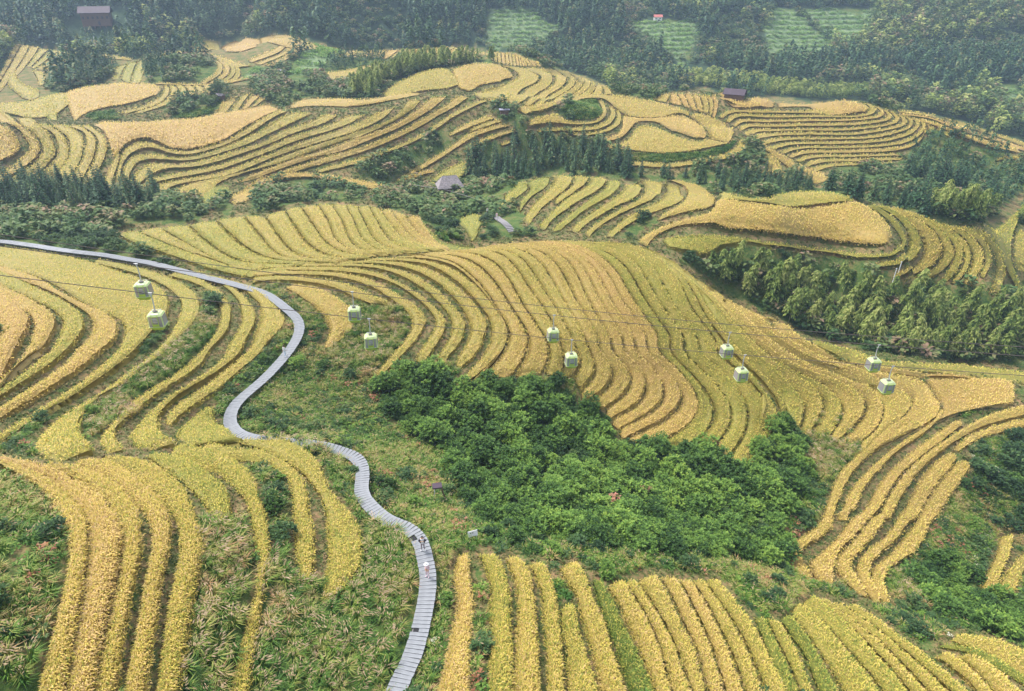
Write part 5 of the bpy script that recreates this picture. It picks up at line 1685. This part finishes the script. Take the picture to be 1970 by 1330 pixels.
def figure(pose):
    """standing or sitting body facing -Y; pose gives the joints that differ"""
    J = dict(pel=(0, 0, .94), sp=(0, 0, 1.12), ch=(0, 0, 1.33), nk=(0, 0, 1.47), hb=(0, -.02, 1.57), ht=(0, -.02, 1.68),
             shL=(.17, 0, 1.40), elL=(.23, .03, 1.13), wrL=(.25, -.05, .90), haL=(.25, -.07, .82),
             shR=(-.17, 0, 1.40), elR=(-.23, .03, 1.13), wrR=(-.25, -.05, .90), haR=(-.25, -.07, .82),
             hiL=(.09, 0, .90), knL=(.11, -.03, .50), anL=(.12, .02, .09), toL=(.14, -.15, .04),
             hiR=(-.09, 0, .90), knR=(-.11, -.03, .50), anR=(-.12, .02, .09), toR=(-.14, -.15, .04))
    J.update(pose)
    R = dict(pel=(.15, .11), sp=(.14, .10), ch=(.16, .11), nk=.055, hb=(.085, .095), ht=(.08, .09), shL=.075, elL=.048, wrL=.032, haL=.038, shR=.075, elR=.048, wrR=.032, haR=.038,
             hiL=.10, knL=.065, anL=.045, toL=.04, hiR=.10, knR=.065, anR=.045, toR=.04)
    names = list(J)
    E = [('pel', 'sp'), ('sp', 'ch'), ('ch', 'nk'), ('nk', 'hb'), ('hb', 'ht'), ('ch', 'shL'), ('shL', 'elL'), ('elL', 'wrL'), ('wrL', 'haL'), ('ch', 'shR'), ('shR', 'elR'), ('elR', 'wrR'), ('wrR', 'haR'),
         ('pel', 'hiL'), ('hiL', 'knL'), ('knL', 'anL'), ('anL', 'toL'), ('pel', 'hiR'), ('hiR', 'knR'), ('knR', 'anR'), ('anR', 'toR')]
    V = [J[n] for n in names]; rad = [R[n] for n in names]
    ed = [(names.index(a), names.index(b)) for a, b in E]
    for S_ in 'LR':
        h = Vector(J['ha' + S_]); w = Vector(J['wr' + S_])
        d = (h - w).normalized()
        side = d.cross(Vector((0, 1, 0.3))).normalized()
        for k, (o_, l_) in enumerate(((-.030, .065), (-.010, .08), (.010, .085), (.030, .07), (.045, .05))):
            a = h + side * o_ * .8 + d * .015
            b = h + side * o_ + d * l_ * .6
            c_ = h + side * o_ + d * l_ + Vector((0, -.02, 0))
            i0 = len(V)
            V += [tuple(a), tuple(b), tuple(c_)]; rad += [.010, .0095, .008]
            ed += [(names.index('ha' + S_), i0), (i0, i0 + 1), (i0 + 1, i0 + 2)]
    return skin_mesh('body', V, ed, rad, 0, 1), J


def colour_body(me, J, top, bottom, shoes, sleeve=True, dress=False):
    for m in (SKIN, top, bottom, shoes): me.materials.append(m)
    hz = J['pel'][2]
    for p in me.polygons:
        c = p.center
        z = c.z
        m = 0
        armd = min((c - Vector(J['ha' + s])).length for s in 'LR')
        fore = min((c - (Vector(J['wr' + s]))).length for s in 'LR')
        ankle = min((c - Vector(J['an' + s])).length for s in 'LR')
        toe = min((c - Vector(J['to' + s])).length for s in 'LR')
        if z > J['nk'][2] - .02: m = 0
        elif armd < .13 or fore < .05: m = 0
        elif min(ankle, toe) < .115 and z < max(J['anL'][2], J['anR'][2]) + .05: m = 3
        elif z > hz - .02 and True: m = 1
        else:
            thigh = min(((c - Vector(J['kn' + s])).length) for s in 'LR')
            arm = min(((c - Vector(J['el' + s])).length) for s in 'LR')
            m = 1 if arm < thigh and arm < .3 else 2
        p.material_index = m
    return me


def head_bits(parent, J, hair=True, hat=None):
    hb = Vector(J['hb']); ht = Vector(J['ht'])
    c = (hb + ht) / 2
    mb = MB()
    for sx in (-1, 1):
        mb.box((c.x + sx * .032, c.y - .093, c.z + .0), (.022, .012, .012))
    o = mb.obj('eyes', [HAIR], parent)
    o = MB().box((c.x, c.y - .10, c.z - .025), (.026, .03, .045), taper=.5).obj('nose', [SKIN], parent)
    o = MB().box((c.x, c.y - .088, c.z - .065), (.05, .012, .012)).obj('mouth', [M['redroof']], parent)
    mb = MB()
    for sx in (-1, 1): mb.box((c.x + sx * .092, c.y, c.z - .01), (.02, .045, .06))
    mb.obj('ears', [SKIN], parent)

    def cap(rx, ry, rz, zc, zcut, name, mat, brim=0):
        vs, fs = [], []
        nu, nv = 12, 6
        for j in range(nv + 1):
            e = math.pi / 2 * j / nv * 1.25
            for i in range(nu):
                a = 2 * math.pi * i / nu
                k = 1.0
                front = math.sin(a) < -.3
                ee = min(e, math.pi / 2 * (.62 if front and not brim else 1.25))
                vs.append((c.x + math.cos(a) * math.sin(ee) * rx, c.y + .01 + math.sin(a) * math.sin(ee) * ry, zc + math.cos(ee) * rz))
        for j in range(nv):
            for i in range(nu):
                fs.append((j * nu + i, j * nu + (i + 1) % nu, (j + 1) * nu + (i + 1) % nu, (j + 1) * nu + i))
        m_ = MB().add(vs, fs)
        if brim:
            b0 = len(m_.v)
            r0 = [(c.x + math.cos(2 * math.pi * i / nu) * rx, c.y + math.sin(2 * math.pi * i / nu) * ry, zc - .0) for i in range(nu)]
            r1 = [(c.x + math.cos(2 * math.pi * i / nu) * (rx + brim), c.y + math.sin(2 * math.pi * i / nu) * (ry + brim), zc - .035) for i in range(nu)]
            m_.add(r0 + r1, [(i, (i + 1) % nu, nu + (i + 1) % nu, nu + i) for i in range(nu)])
        m_.obj(name, [mat], parent, True)
    if hair: cap(.108, .118, .125, c.z + .01, 0, 'hair', HAIR)
    if hat: cap(.118, .125, .13, c.z + .04, 0, 'sun_hat', hat, .08)


def person(label, loc, rz, pose, top, bottom, shoes, hair=True, hat=None, jacket=None, group=None, sc=1.0, bag=None):
    me, J = figure(pose)
    e = empty('person', loc, rz)
    e.scale = (sc,) * 3
    tag(e, label, 'person', group)
    obj('body', colour_body(me, J, top, bottom, shoes), None, e)
    head_bits(e, J, hair, hat)
    if jacket:
        mb = MB()
        for s in 'LR':
            sg = 1 if s == 'L' else -1
            mb.tube([J['sh' + s], J['el' + s], tuple(Vector(J['el' + s]).lerp(Vector(J['wr' + s]), .85))], [.095, .085, .065], 8)
            x0 = J['sh' + s][0]
            mb.tube([(x0 * .75, .05, 1.44), (x0 * .8, .06, 1.2), (x0 * .85, .05, .93)], [.085, .10, .10], 8)
        mb.tube([(0, .07, 1.44), (0, .09, 1.2), (0, .07, .93)], [.09, .12, .12], 8)
        mb.obj('jacket', [jacket], e, True)
    return e


Cwh, Cbk = cloth('white_cloth', (.75, .75, .76)), cloth('black_cloth', (.025, .02, .035))
Cpk, Cgr, Cbl = cloth('pale_pink_cloth', (.80, .60, .66)), cloth('mauve_grey_cloth', (.30, .25, .28)), cloth('pale_blue_cloth', (.50, .60, .75))
Crd, Cmg, Cbe = cloth('red_cloth', (.65, .05, .03)), cloth('magenta_cloth', (.55, .08, .22)), cloth('beige_cloth', (.6, .5, .38))


def on_bw(u, v, side=0.0):
    s = bw_s(u, v)
    p, t = bw_at(s)
    n = np.array([-t[1], t[0], 0])
    q = p + n * side
    return (q[0], q[1], q[2] + .04)


person('person in a black jacket, white top and grey trousers standing on the boardwalk', on_bw(813, 1062), .1,
       dict(elL=(.30, -.02, 1.20), wrL=(.13, -.20, 1.28), haL=(.07, -.24, 1.32), elR=(-.30, -.02, 1.20), wrR=(-.12, -.20, 1.28), haR=(-.06, -.24, 1.32), anL=(.17, .02, .09), toL=(.21, -.14, .04), anR=(-.15, .02, .09), toR=(-.19, -.14, .04)),
       Cwh, Cgr, Cwh, jacket=Cbk)
person('person in a pale pink outfit and white sun hat standing on the boardwalk, looking down', on_bw(825, 1110, 0), -.5,
       dict(hb=(0, -.06, 1.55), ht=(0, -.11, 1.65), wrL=(.14, -.10, .98), haL=(.10, -.14, .92), wrR=(-.14, -.10, .98), haR=(-.10, -.14, .92)), Cpk, Cpk, Cpk, hair=False, hat=Cwh)
person('person in white and pale blue clothes walking on the far bend of the boardwalk', on_bw(545, 689, .15), 2.6,
       dict(knL=(.10, -.16, .52), anL=(.10, -.18, .12), toL=(.10, -.34, .08), knR=(-.10, .05, .50), anR=(-.10, .25, .10), toR=(-.10, .12, .03), wrL=(.24, .12, .92), haL=(.24, .14, .85), wrR=(-.22, -.2, .95), haR=(-.21, -.25, .89)), Cwh, Cbl, Cwh)

# ---- cable car
AT1 = [(248, 505), (684, 563), (1065, 607), (1408, 643), (1710, 665)]
AT2 = [(275, 561), (716, 613), (1099, 656), (1437, 686), (1737, 706)]


def line3(pts, s0, s1, x0=0, x1=1970):
    P = []
    for u, v in pts:
        s = s0 + (s1 - s0) * (u - 250) / 1460.0
        d = rays([(u, v)])[0]
        P.append(d / np.linalg.norm(d) * s)
    return np.array(P)


A1, A2 = line3(AT1, 85, 103), line3(AT2, 80, 99)
cab_dir = (A1[-1] - A1[0]) / np.linalg.norm(A1[-1] - A1[0])
CRZ = math.atan2(cab_dir[1], cab_dir[0])


def cable(name, P, dz, dyoff, label, r=.045):
    P = P + np.array([0, dyoff, dz])
    a = P[0] - (P[1] - P[0]) * 1.1
    b = P[-1] + (P[-1] - P[-2]) * 1.4
    P = np.concatenate([[a], P, [b]])
    X = P[:, 0]
    xs = np.linspace(X[0], X[-1], 60)
    cy = np.polyfit(X, P[:, 1], 2); cz = np.polyfit(X, P[:, 2], 2)
    pts = [(x, float(np.polyval(cy, x)), float(np.polyval(cz, x))) for x in xs]
    o = MB().tube(pts, r, 6).obj(name, [M['cable']], None, True)
    tag(o, label, 'cable', 'steel ropes of the cable car')
    return cy, cz


ca = cable('haul_rope', A1, 0, 0, 'dark steel rope carrying the upper row of lime green gondolas')
cb = cable('haul_rope', A2, 0, 0, 'dark steel rope carrying the lower row of lime green gondolas', .042)
cable('signal_cable', A1, .9, .8, 'thinner dark cable strung just above the upper gondola rope', .042)


def ring(z, w, d, ch):
    w, d = w / 2, d / 2
    return [(-w + ch, -d, z), (w - ch, -d, z), (w, -d + ch, z), (w, d - ch, z), (w - ch, d, z), (-w + ch, d, z), (-w, d - ch, z), (-w, -d + ch, z)]


ZR = [(-2.20, 1.22, 1.06, .12), (-2.05, 1.42, 1.24, .12), (-1.70, 1.74, 1.54, .12), (-.30, 1.66, 1.46, .12), (-.14, 1.50, 1.30, .2), (-.08, 1.10, 1.0, .2)]
RG = [ring(*z) for z in ZR]
OFFZ = -2.35     # cabin roof lies this far below the rope


def sh(v): return (v[0], v[1], v[2] + OFFZ)


def gondola_meshes():
    out = []
    # tub: rings 0..2
    mb = MB()
    n = 8
    for a, b in ((0, 1), (1, 2)):
        vs = [sh(v) for v in RG[a]] + [sh(v) for v in RG[b]]
        mb.add(vs, [(i, (i + 1) % n, n + (i + 1) % n, n + i) for i in range(n)])
    mb.add([sh(v) for v in RG[0]], [tuple(range(n))[::-1]])
    out.append(('lower_shell', mb.mesh('lower_shell', [M['lime']], False), None))
    mb = MB()
    vs = [sh(v) for v in RG[2]] + [sh(v) for v in RG[3]]
    mb.add(vs, [(i, (i + 1) % n, n + (i + 1) % n, n + i) for i in (1, 3, 5, 7)])
    for i in range(8):     # window rails
        for k, zz in ((2, .03), (3, -.03)):
            a, b = RG[k][i], RG[k][(i + 1) % n]
            mb.tube([sh(a), sh(b)], .035, 4)
    out.append(('window_frame', mb.mesh('window_frame', [M['limepale']], False), None))
    mb = MB()
    for a, b in ((3, 4), (4, 5)):
        vs = [sh(v) for v in RG[a]] + [sh(v) for v in RG[b]]
        mb.add(vs, [(i, (i + 1) % n, n + (i + 1) % n, n + i) for i in range(n)])
    mb.add([sh(v) for v in RG[5]], [tuple(range(n))])
    out.append(('roof', mb.mesh('roof', [M['limepale']], False), None))
    # glass of the four sides
    for i in (0, 2, 4, 6):
        a0, a1, b0, b1 = RG[2][i], RG[2][(i + 1) % n], RG[3][i], RG[3][(i + 1) % n]
        mb = MB().add([sh(a0), sh(a1), sh(b1), sh(b0)], [(0, 1, 2, 3)])
        out.append(('side_window', mb.mesh('side_window', [M['glass']]), None))
    # doors front and back
    for sg in (-1, 1):
        y2, y3, y1, y0 = sg * .80, sg * .79, sg * .70, sg * .56
        mb = MB()
        for xx in (-.34, .34):
            mb.tube([sh((xx, y1, -1.95)), sh((xx, y2, -1.52)), sh((xx, sg * .76, -.30)), sh((xx, sg * .68, -.16))], .035, 4)
        mb.add([sh((-.34, y0, -2.13)), sh((.34, y0, -2.13)), sh((.34, y1 + sg * .02, -1.95)), sh((-.34, y1 + sg * .02, -1.95)), sh((.34, y2 + sg * .02, -1.30)), sh((-.34, y2 + sg * .02, -1.30))],
               [(0, 1, 2, 3), (3, 2, 4, 5)])
        mb.add([sh((-.34, y3, -.38)), sh((.34, y3, -.38)), sh((.34, sg * .75, -.28)), sh((-.34, sg * .75, -.28))], [(0, 1, 2, 3)])
        door = ('door', mb.mesh('door', [M['lime']]), None)
        out.append(door)
        mb = MB()
        for k in range(3):
            mb.box(sh((0, sg * .81, -.62 - k * .2)), (.62, .03, .045))
        out.append(('louvre', mb.mesh('louvre', [M['galv']]), 'door'))
    # rack on the roof, arm, grip
    mb = MB()
    for yy in (-.55, .55):
        mb.tube([sh((-.55, yy, .02)), sh((.55, yy, .02))], .03, 5)
    for xx in (-.45, .45):
        mb.tube([sh((xx, -.55, .0)), sh((xx, .55, .0))], .025, 5)
    out.append(('roof_rack', mb.mesh('roof_rack', [M['galv']]), None))
    mb = MB()
    mb.box(sh((0, 0, .04)), (.5, .3, .12))
    out.append(('suspension_block', mb.mesh('suspension_block', [M['beam']]), None))
    mb = MB().tube([(0, .0, -.05), (.0, .14, -.5), (.0, .18, -1.0), (0, .1, -1.7), (0, 0, -2.3)], [.05, .06, .065, .065, .07], 6)
    out.append(('hanger_arm', mb.mesh('hanger_arm', [M['galv']], True), None))
    mb = MB().box((0, 0, 0.0), (.34, .12, .16)).tube([(-.22, .0, .1), (.22, 0, .1)], .045, 6)
    out.append(('rope_grip', mb.mesh('rope_grip', [M['galv']]), None))
    mb = MB()
    for xx in (-.62, .62): mb.box(sh((xx, 0, -1.65)), (.34, 1.1, .12)).box(sh((xx * 1.25, 0, -1.35)), (.06, 1.1, .5))
    mb.box(sh((0, 0, -1.98)), (1.2, 1.1, .06))
    out.append(('bench_seats', mb.mesh('bench_seats', [M['seat']]), None))
    return out


GM = gondola_meshes()
seatpose = dict(pel=(0, .0, .50), sp=(0, .02, .68), ch=(0, .02, .88), nk=(0, 0, 1.02), hb=(0, -.02, 1.12), ht=(0, -.02, 1.23), shL=(.17, 0, .95), elL=(.22, -.05, .70), wrL=(.14, -.28, .62), haL=(.12, -.36, .60),
                shR=(-.17, 0, .95), elR=(-.22, -.05, .70), wrR=(-.14, -.28, .62), haR=(-.12, -.36, .60), hiL=(.09, -.03, .48), knL=(.12, -.42, .48), anL=(.12, -.42, .10), toL=(.13, -.56, .05), hiR=(-.09, -.03, .48), knR=(-.12, -.42, .48), anR=(-.12, -.42, .10), toR=(-.13, -.56, .05))
glabels = [('upper', 'leftmost of the upper row, above the wide yellow field by the boardwalk'), ('upper', 'second of the upper row, beside a small golden field'), ('upper', 'middle of the upper row, over the tan striped hillside'),
           ('upper', 'fourth of the upper row, over the golden hillside'), ('upper', 'rightmost of the upper row, at the foot of the dark bamboo grove'),
           ('lower', 'leftmost of the lower row, hanging just below the first upper gondola'), ('lower', 'second of the lower row, in front of the silver grass patch'), ('lower', 'middle of the lower row, over tan rice rows'),
           ('lower', 'fourth of the lower row, over yellow rice rows'), ('lower', 'rightmost of the lower row, over the amber field')]
for i, (P, (c_y, c_z)) in enumerate([(p, ca) for p in A1] + [(p, cb) for p in A2]):
    x = P[0]
    y = float(np.polyval(c_y, x)); z = float(np.polyval(c_z, x))
    e = empty('gondola', (x, y, z), CRZ + rng.uniform(-.06, .06))
    e.rotation_euler[1] = float(rng.uniform(-.03, .03))
    e.scale = (.92,) * 3
    tag(e, 'lime green gondola, ' + glabels[i][1], 'gondola', 'gondolas of the cable car')
    door = None
    for nm, me, par in GM:
        o = bpy.data.objects.new(nm, me)
        COL.objects.link(o)
        o.parent = door if par == 'door' else e
        if nm == 'door': door = o
    gpos = unproj([project([(x, y, z + OFFZ - 2.2)])[0][0]])[0]
    print('gondola', i, round(np.linalg.norm(P)), 'clear', round(z + OFFZ - 2.2 - z0(np.array([x]), np.array([y]))[0], 1))
pass_ = [(0, -.55, Cbl, 'pale blue top'), (5, -.55, Cmg, 'magenta jacket'), (5, .5, Cbe, 'beige top'), (1, -.55, Cmg, 'deep pink jacket'), (3, -.55, Crd, 'red jacket'), (3, .55, Cwh, 'white top'), (8, .5, Cwh, 'white shirt'), (6, .55, Cwh, 'light top'), (7, -.5, Cbl, 'blue top')]
gn = ['the upper left gondola', 'the second upper gondola', 'the middle upper gondola', 'the fourth upper gondola', 'the upper right gondola', 'the lower left gondola', 'the second lower gondola', 'the middle lower gondola', 'the fourth lower gondola', 'the lower right gondola']
allA = [(p, ca) for p in A1] + [(p, cb) for p in A2]
for gi, sx, cl, ds in pass_:
    P, (c_y, c_z) = allA[gi]
    x = P[0]; y = float(np.polyval(c_y, x)); z = float(np.polyval(c_z, x))
    dx, dy = math.cos(CRZ) * sx, math.sin(CRZ) * sx
    person('seated person in a %s inside %s' % (ds, gn[gi]), (x + dx + .35 * math.sin(CRZ), y + dy - .35 * math.cos(CRZ), z + (OFFZ - 2.0) * .92), CRZ + (math.pi / 2 if sx > 0 else -math.pi / 2) + math.pi, seatpose, cl, Cbk, Cbk, sc=.88)

# ---- buildings and small things
def at(u, v, dh=0.0): return unproj([(u, v)], dh)[0]


def gable(name, label, cat, u, v, L, W, hw, hr, rz, wall, roofm, sink=.3, hip=0.0, over=.5, windows=0, stilts=False, rows=0, sc=1.0, group=None):
    p = at(u, v)
    e = empty(name, tuple(p), rz)
    tag(e, label, cat, group)
    if stilts:
        for k, (x, y) in enumerate([(a, b) for a in np.linspace(-L / 2 + .3, L / 2 - .3, 6) for b in (-W / 2 + .2,)]):
            MB().box((x, y, -1.2), (.3, .3, 4.4)).obj('stilt', [wall], e)
    MB().box((0, 0, hw / 2 - sink / 2), (L, W, hw + sink)).obj('wall', [wall], e)
    a, b = L / 2 + over, W / 2 + over
    t = .12
    zb = hw - .05
    vs, fs = [], []
    hx = a - hip
    for dz in (0, t):
        vs += [(-a, -b, zb + dz), (a, -b, zb + dz), (a, b, zb + dz), (-a, b, zb + dz), (-hx, 0, zb + hr + dz), (hx, 0, zb + hr + dz)]
    fs = [(6, 7, 11, 10), (8, 9, 10, 11), (7, 8, 11), (9, 6, 10), (1, 0, 4, 5), (3, 2, 5, 4), (2, 1, 5), (0, 3, 4), (0, 1, 7, 6), (1, 2, 8, 7), (2, 3, 9, 8), (3, 0, 6, 9)]
    rf = MB().add(vs, fs).obj('roof', [roofm], e)
    if rows:
        mb = MB()
        sl = math.hypot(b, hr)
        for sg in (-1, 1):
            for k in range(rows):
                f = (k + .5) / rows
                n_ = int(L * 2.2)
                for q in range(n_):
                    xx = (-a + hip * f) + (2 * a - 2 * hip * f) * (q + .5) / n_
                    c = (xx, sg * b * (1 - f), zb + hr * f + t + .03 + rng.uniform(-.01, .04))
                    w_ = (2 * a - 2 * hip * f) / n_ * rng.uniform(.8, .98)
                    dd = b / rows * .62
                    hh = hr / rows * .62
                    mb.add([(c[0] - w_ / 2, c[1] + sg * dd, c[2] - hh + .05), (c[0] + w_ / 2, c[1] + sg * dd, c[2] - hh + .05 * rng.random()), (c[0] + w_ / 2, c[1] - sg * dd, c[2] + hh), (c[0] - w_ / 2, c[1] - sg * dd, c[2] + hh)], [(0, 1, 2, 3) if sg < 0 else (3, 2, 1, 0)])
        o = mb.obj('shingles', [roofm], rf); o['kind'] = 'stuff'
    for k in range(windows):
        x = -L / 2 + L * (k + .5) / windows
        w = MB().box((x, -W / 2 - .03, hw * .62), (L / windows * .45, .08, hw * .22)).obj('window', [M['windowdark']], e)
    if windows:
        MB().box((0, -W / 2 - .12, hw * .42), (L, .3, .12)).obj('balcony_rail', [wall], e)
        MB().box((L * .1, -W / 2 - .04, hw * .16), (1.2, .06, hw * .30)).obj('door', [M['windowdark']], e)
    return e


gable('field_hut', 'old hut with a hipped grey shingle roof among the dark bushes', 'hut', 866, 376, 6.0, 4.2, 2.6, 2.6, .25, M['wood'], M['slate'], .4, 1.6, .5, 0, False, 7)
gable('barn', 'barn with a dark purple brown roof behind the upper right terraces', 'barn', 1412, 190, 6.5, 3.6, 1.6, 1.7, -.5, M['wood'], M['barn'], .5, 0, .6, 0)
gable('field_shelter', 'small flat blue grey roofed shelter at the right end of the upper left hill', 'shelter', 970, 219, 2.6, 2.0, 1.3, .25, .1, M['wood'], M['roofblue'], .3, 0, .35, 0)
gable('field_shelter', 'tiny grey roofed shelter at the foot of the lone round tree', 'shelter', 425, 190, 2.4, 1.8, 1.1, .6, -.3, M['wood'], M['slate'], .3, 0, .3, 0)
gable('field_shelter', 'tiny blue grey roof at the lower end of the far knoll', 'shelter', 544, 142, 2.8, 2.0, 1.0, .6, .2, M['wood'], M['roofblue'], .3, 0, .3, 0)
gable('stilt_house', 'large dark wooden stilt house in the forest at the top left', 'house', 190, 48, 15, 8, 6.5, 3.2, .3, M['wood'], M['barn'], .5, 0, 1.0, 6, True)
gable('red_roofed_cabin', 'small cabin with a red roof above the far green crop field', 'cabin', 1265, 40, 5, 3.5, 2.2, 1.3, .0, M['white'], M['redroof'], .5, 0, .4, 2)

# white board on the grass
p = at(911, 1040)
e = empty('sign_board', tuple(p), .35)
tag(e, 'small white notice board standing at the edge of the green thicket', 'sign')
MB().box((0, 0, .75), (.95, .05, .6)).obj('panel', [M['white']], e)
MB().box((-.2, -.03, .85), (.12, .012, .1)).obj('lettering', [M['dark']], e)
MB().box((.0, -.03, .85), (.12, .012, .1)).obj('lettering', [M['dark']], e)
for x in (-.35, .35): MB().box((x, .05, .25), (.06, .06, .9)).obj('post', [M['galv']], e)
e.rotation_euler[0] = -.25
p = at(845, 965)
e = empty('pole_platform', tuple(p), .2)
tag(e, 'small rusty brown platform on two bent thin legs beside the thicket', 'platform')
MB().box((-.1, 0, 2.2), (1.0, .8, .15)).obj('deck', [M['barn']], e)
MB().tube([(-.4, 0, 2.15), (-.42, 0, 1.2), (-.75, 0, 0)], .05, 6).obj('leg', [M['galv']], e, True)
MB().tube([(.3, 0, 2.15), (.45, 0, 1.2), (.8, -.2, -.2)], .09, 6).obj('leg', [M['wood']], e, True)

# stone steps
ps = [at(u, v) for u, v in ((955, 424), (963, 431), (971, 438), (979, 445), (986, 452))]
ps = smooth1(clampr(np.array(ps)), 1)
print('steps', [round(float(np.hypot(q[0], q[1])), 1) for q in ps])
e = empty('stone_steps', tuple(ps[0]))
tag(e, 'flight of grey stone steps descending between the bushes behind the central hill', 'steps')
ps = np.array([ps[0] * (1 - f) + ps[-1] * f for f in np.linspace(0, 1, 12)])
ps[:, 2] = np.convolve(np.pad(z0(ps[:, 0], ps[:, 1]), 3, 'edge'), np.ones(7) / 7, 'valid') + .1
L_ = np.r_[0, np.cumsum(np.linalg.norm(np.diff(ps, axis=0), axis=1))]
ns_ = 14
print('steps length', L_[-1])
sm = MB().box((0, 0, 0), (1, 1, 1)).mesh('step', [M['stone']])
for k in range(ns_):
    s = L_[-1] * (k + .5) / ns_
    q = np.array([np.interp(s, L_, ps[:, i]) for i in range(3)])
    t = ps[-1] - ps[0]
    o = bpy.data.objects.new('step', sm); COL.objects.link(o); o.parent = e
    o.matrix_parent_inverse = Matrix.Translation(-Vector(ps[0]))
    o.location = (q[0], q[1], q[2] + .75)
    o.rotation_euler = (0, 0, math.atan2(t[1], t[0]))
    o.scale = (L_[-1] / ns_ * .5, 1.5, .2)
d = at(938, 414)
person('tiny distant person in white standing at the top of the stone steps', (d[0], d[1], d[2] + .1), .2, {}, Cwh, Cbk, Cbk)
d = at(956, 428)
person('tiny distant person in pale pink on the first stone steps', (d[0], d[1], d[2] + .6), .6, {}, Cpk, Cwh, Cbk)
pts = [at(u, v) for u, v in ((790, 372), (850, 380), (900, 396), (935, 408))]
o = MB().tube([(q[0], q[1], q[2] + 2.4) for q in pts], .05, 5).obj('water_pipe', [M['stone']], None, True)
tag(o, 'thin pale pipe crossing the dark bushes beside the shingled hut', 'pipe')
for (u, v, h_) in ((1728, 525, 2.6), (1717, 543, 3.2)):
    q = at(u, v)
    e = empty('marker_post', tuple(q))
    tag(e, 'white marker post %s the banked rows above the bamboo' % ('upper of the two, in' if v < 530 else 'lower of the two, beside'), 'post', 'white marker posts')
    MB().tube([(0, 0, -.2), (.02, 0, h_ * .9)], [.09, .07], 8).obj('shaft', [M['white']], e)
    MB().box((0, 0, h_ * .95), (.26, .26, .16), taper=.3).obj('cap', [M['galv']], e)
q = at(187, 100)
o = MB().tube([(0, 0, -.3), (.1, 0, 4), (.25, 0, 8)], [.12, .1, .07], 7).obj('utility_pole', [M['white']], None, True, tuple(q))
tag(o, 'thin white pole standing before the forest behind the far left terraces', 'pole')

# lone trees and odd plants
def broad_tree(u, v, H, R, label):
    q = at(u, v)
    e = empty('broadleaf_tree', tuple(q))
    tag(e, label, 'tree')
    obj('trunk', trunk_mesh(H * .6, .25, .08), None, e)
    c = shrub_crown(300 + int(u), R, H * .75, 1300, 'shrub', .42, 9, .22, .3)
    o = obj('crown', c, None, e); o.location = (0, 0, H * .28)


broad_tree(423, 188, 7.2, 3.0, 'lone round dark green tree on the ridge beside the grey shelter')
for u, v, lb in ((1183, 980, 'withered orange sprig rising from the thicket, left of the pale one'), (1238, 962, 'pale pinkish withered sprig in the middle of the thicket'), (1376, 872, 'patch of withered orange brush under the golden rows')):
    q = at(u, v)
    e = empty('withered_bush', tuple(q))
    tag(e, lb, 'bush')
    obj('stem', stem, None, e)
    o = obj('foliage', shrub_crown(int(u), .8, .9, 110, 'red', .3, 6, .7, .3), None, e); o.location = (0, 0, 1.6)

# leafy vegetables in the bottom left corner
P, uv, c = sites(.55, 12, 60, [SOIL])
gn_scatter('vegetable_rows', P, [shrub_crown(320, .3, .25, 40, 'crop', .14, 5, .6, .3)], rng.uniform(.6, 1.2, len(P)), 'small leafy vegetables on bare reddish soil in the bottom left corner', 'vegetables')

# ------------------------------------------------------------------ the air
hz = MB().box((0, 600, -50), (2800, 1400, 160))
hm, nt, out = new_mat('haze')
pv = nt.nodes.new('ShaderNodeVolumePrincipled')
pv.inputs['Density'].default_value = 0.00029
pv.inputs['Color'].default_value = (0.55, 0.72, 1.0, 1)
pv.inputs['Anisotropy'].default_value = 0.2
nt.links.new(pv.outputs[0], out.inputs['Volume'])
hv = hz.obj('haze', [hm])
tag(hv, kind='stuff')
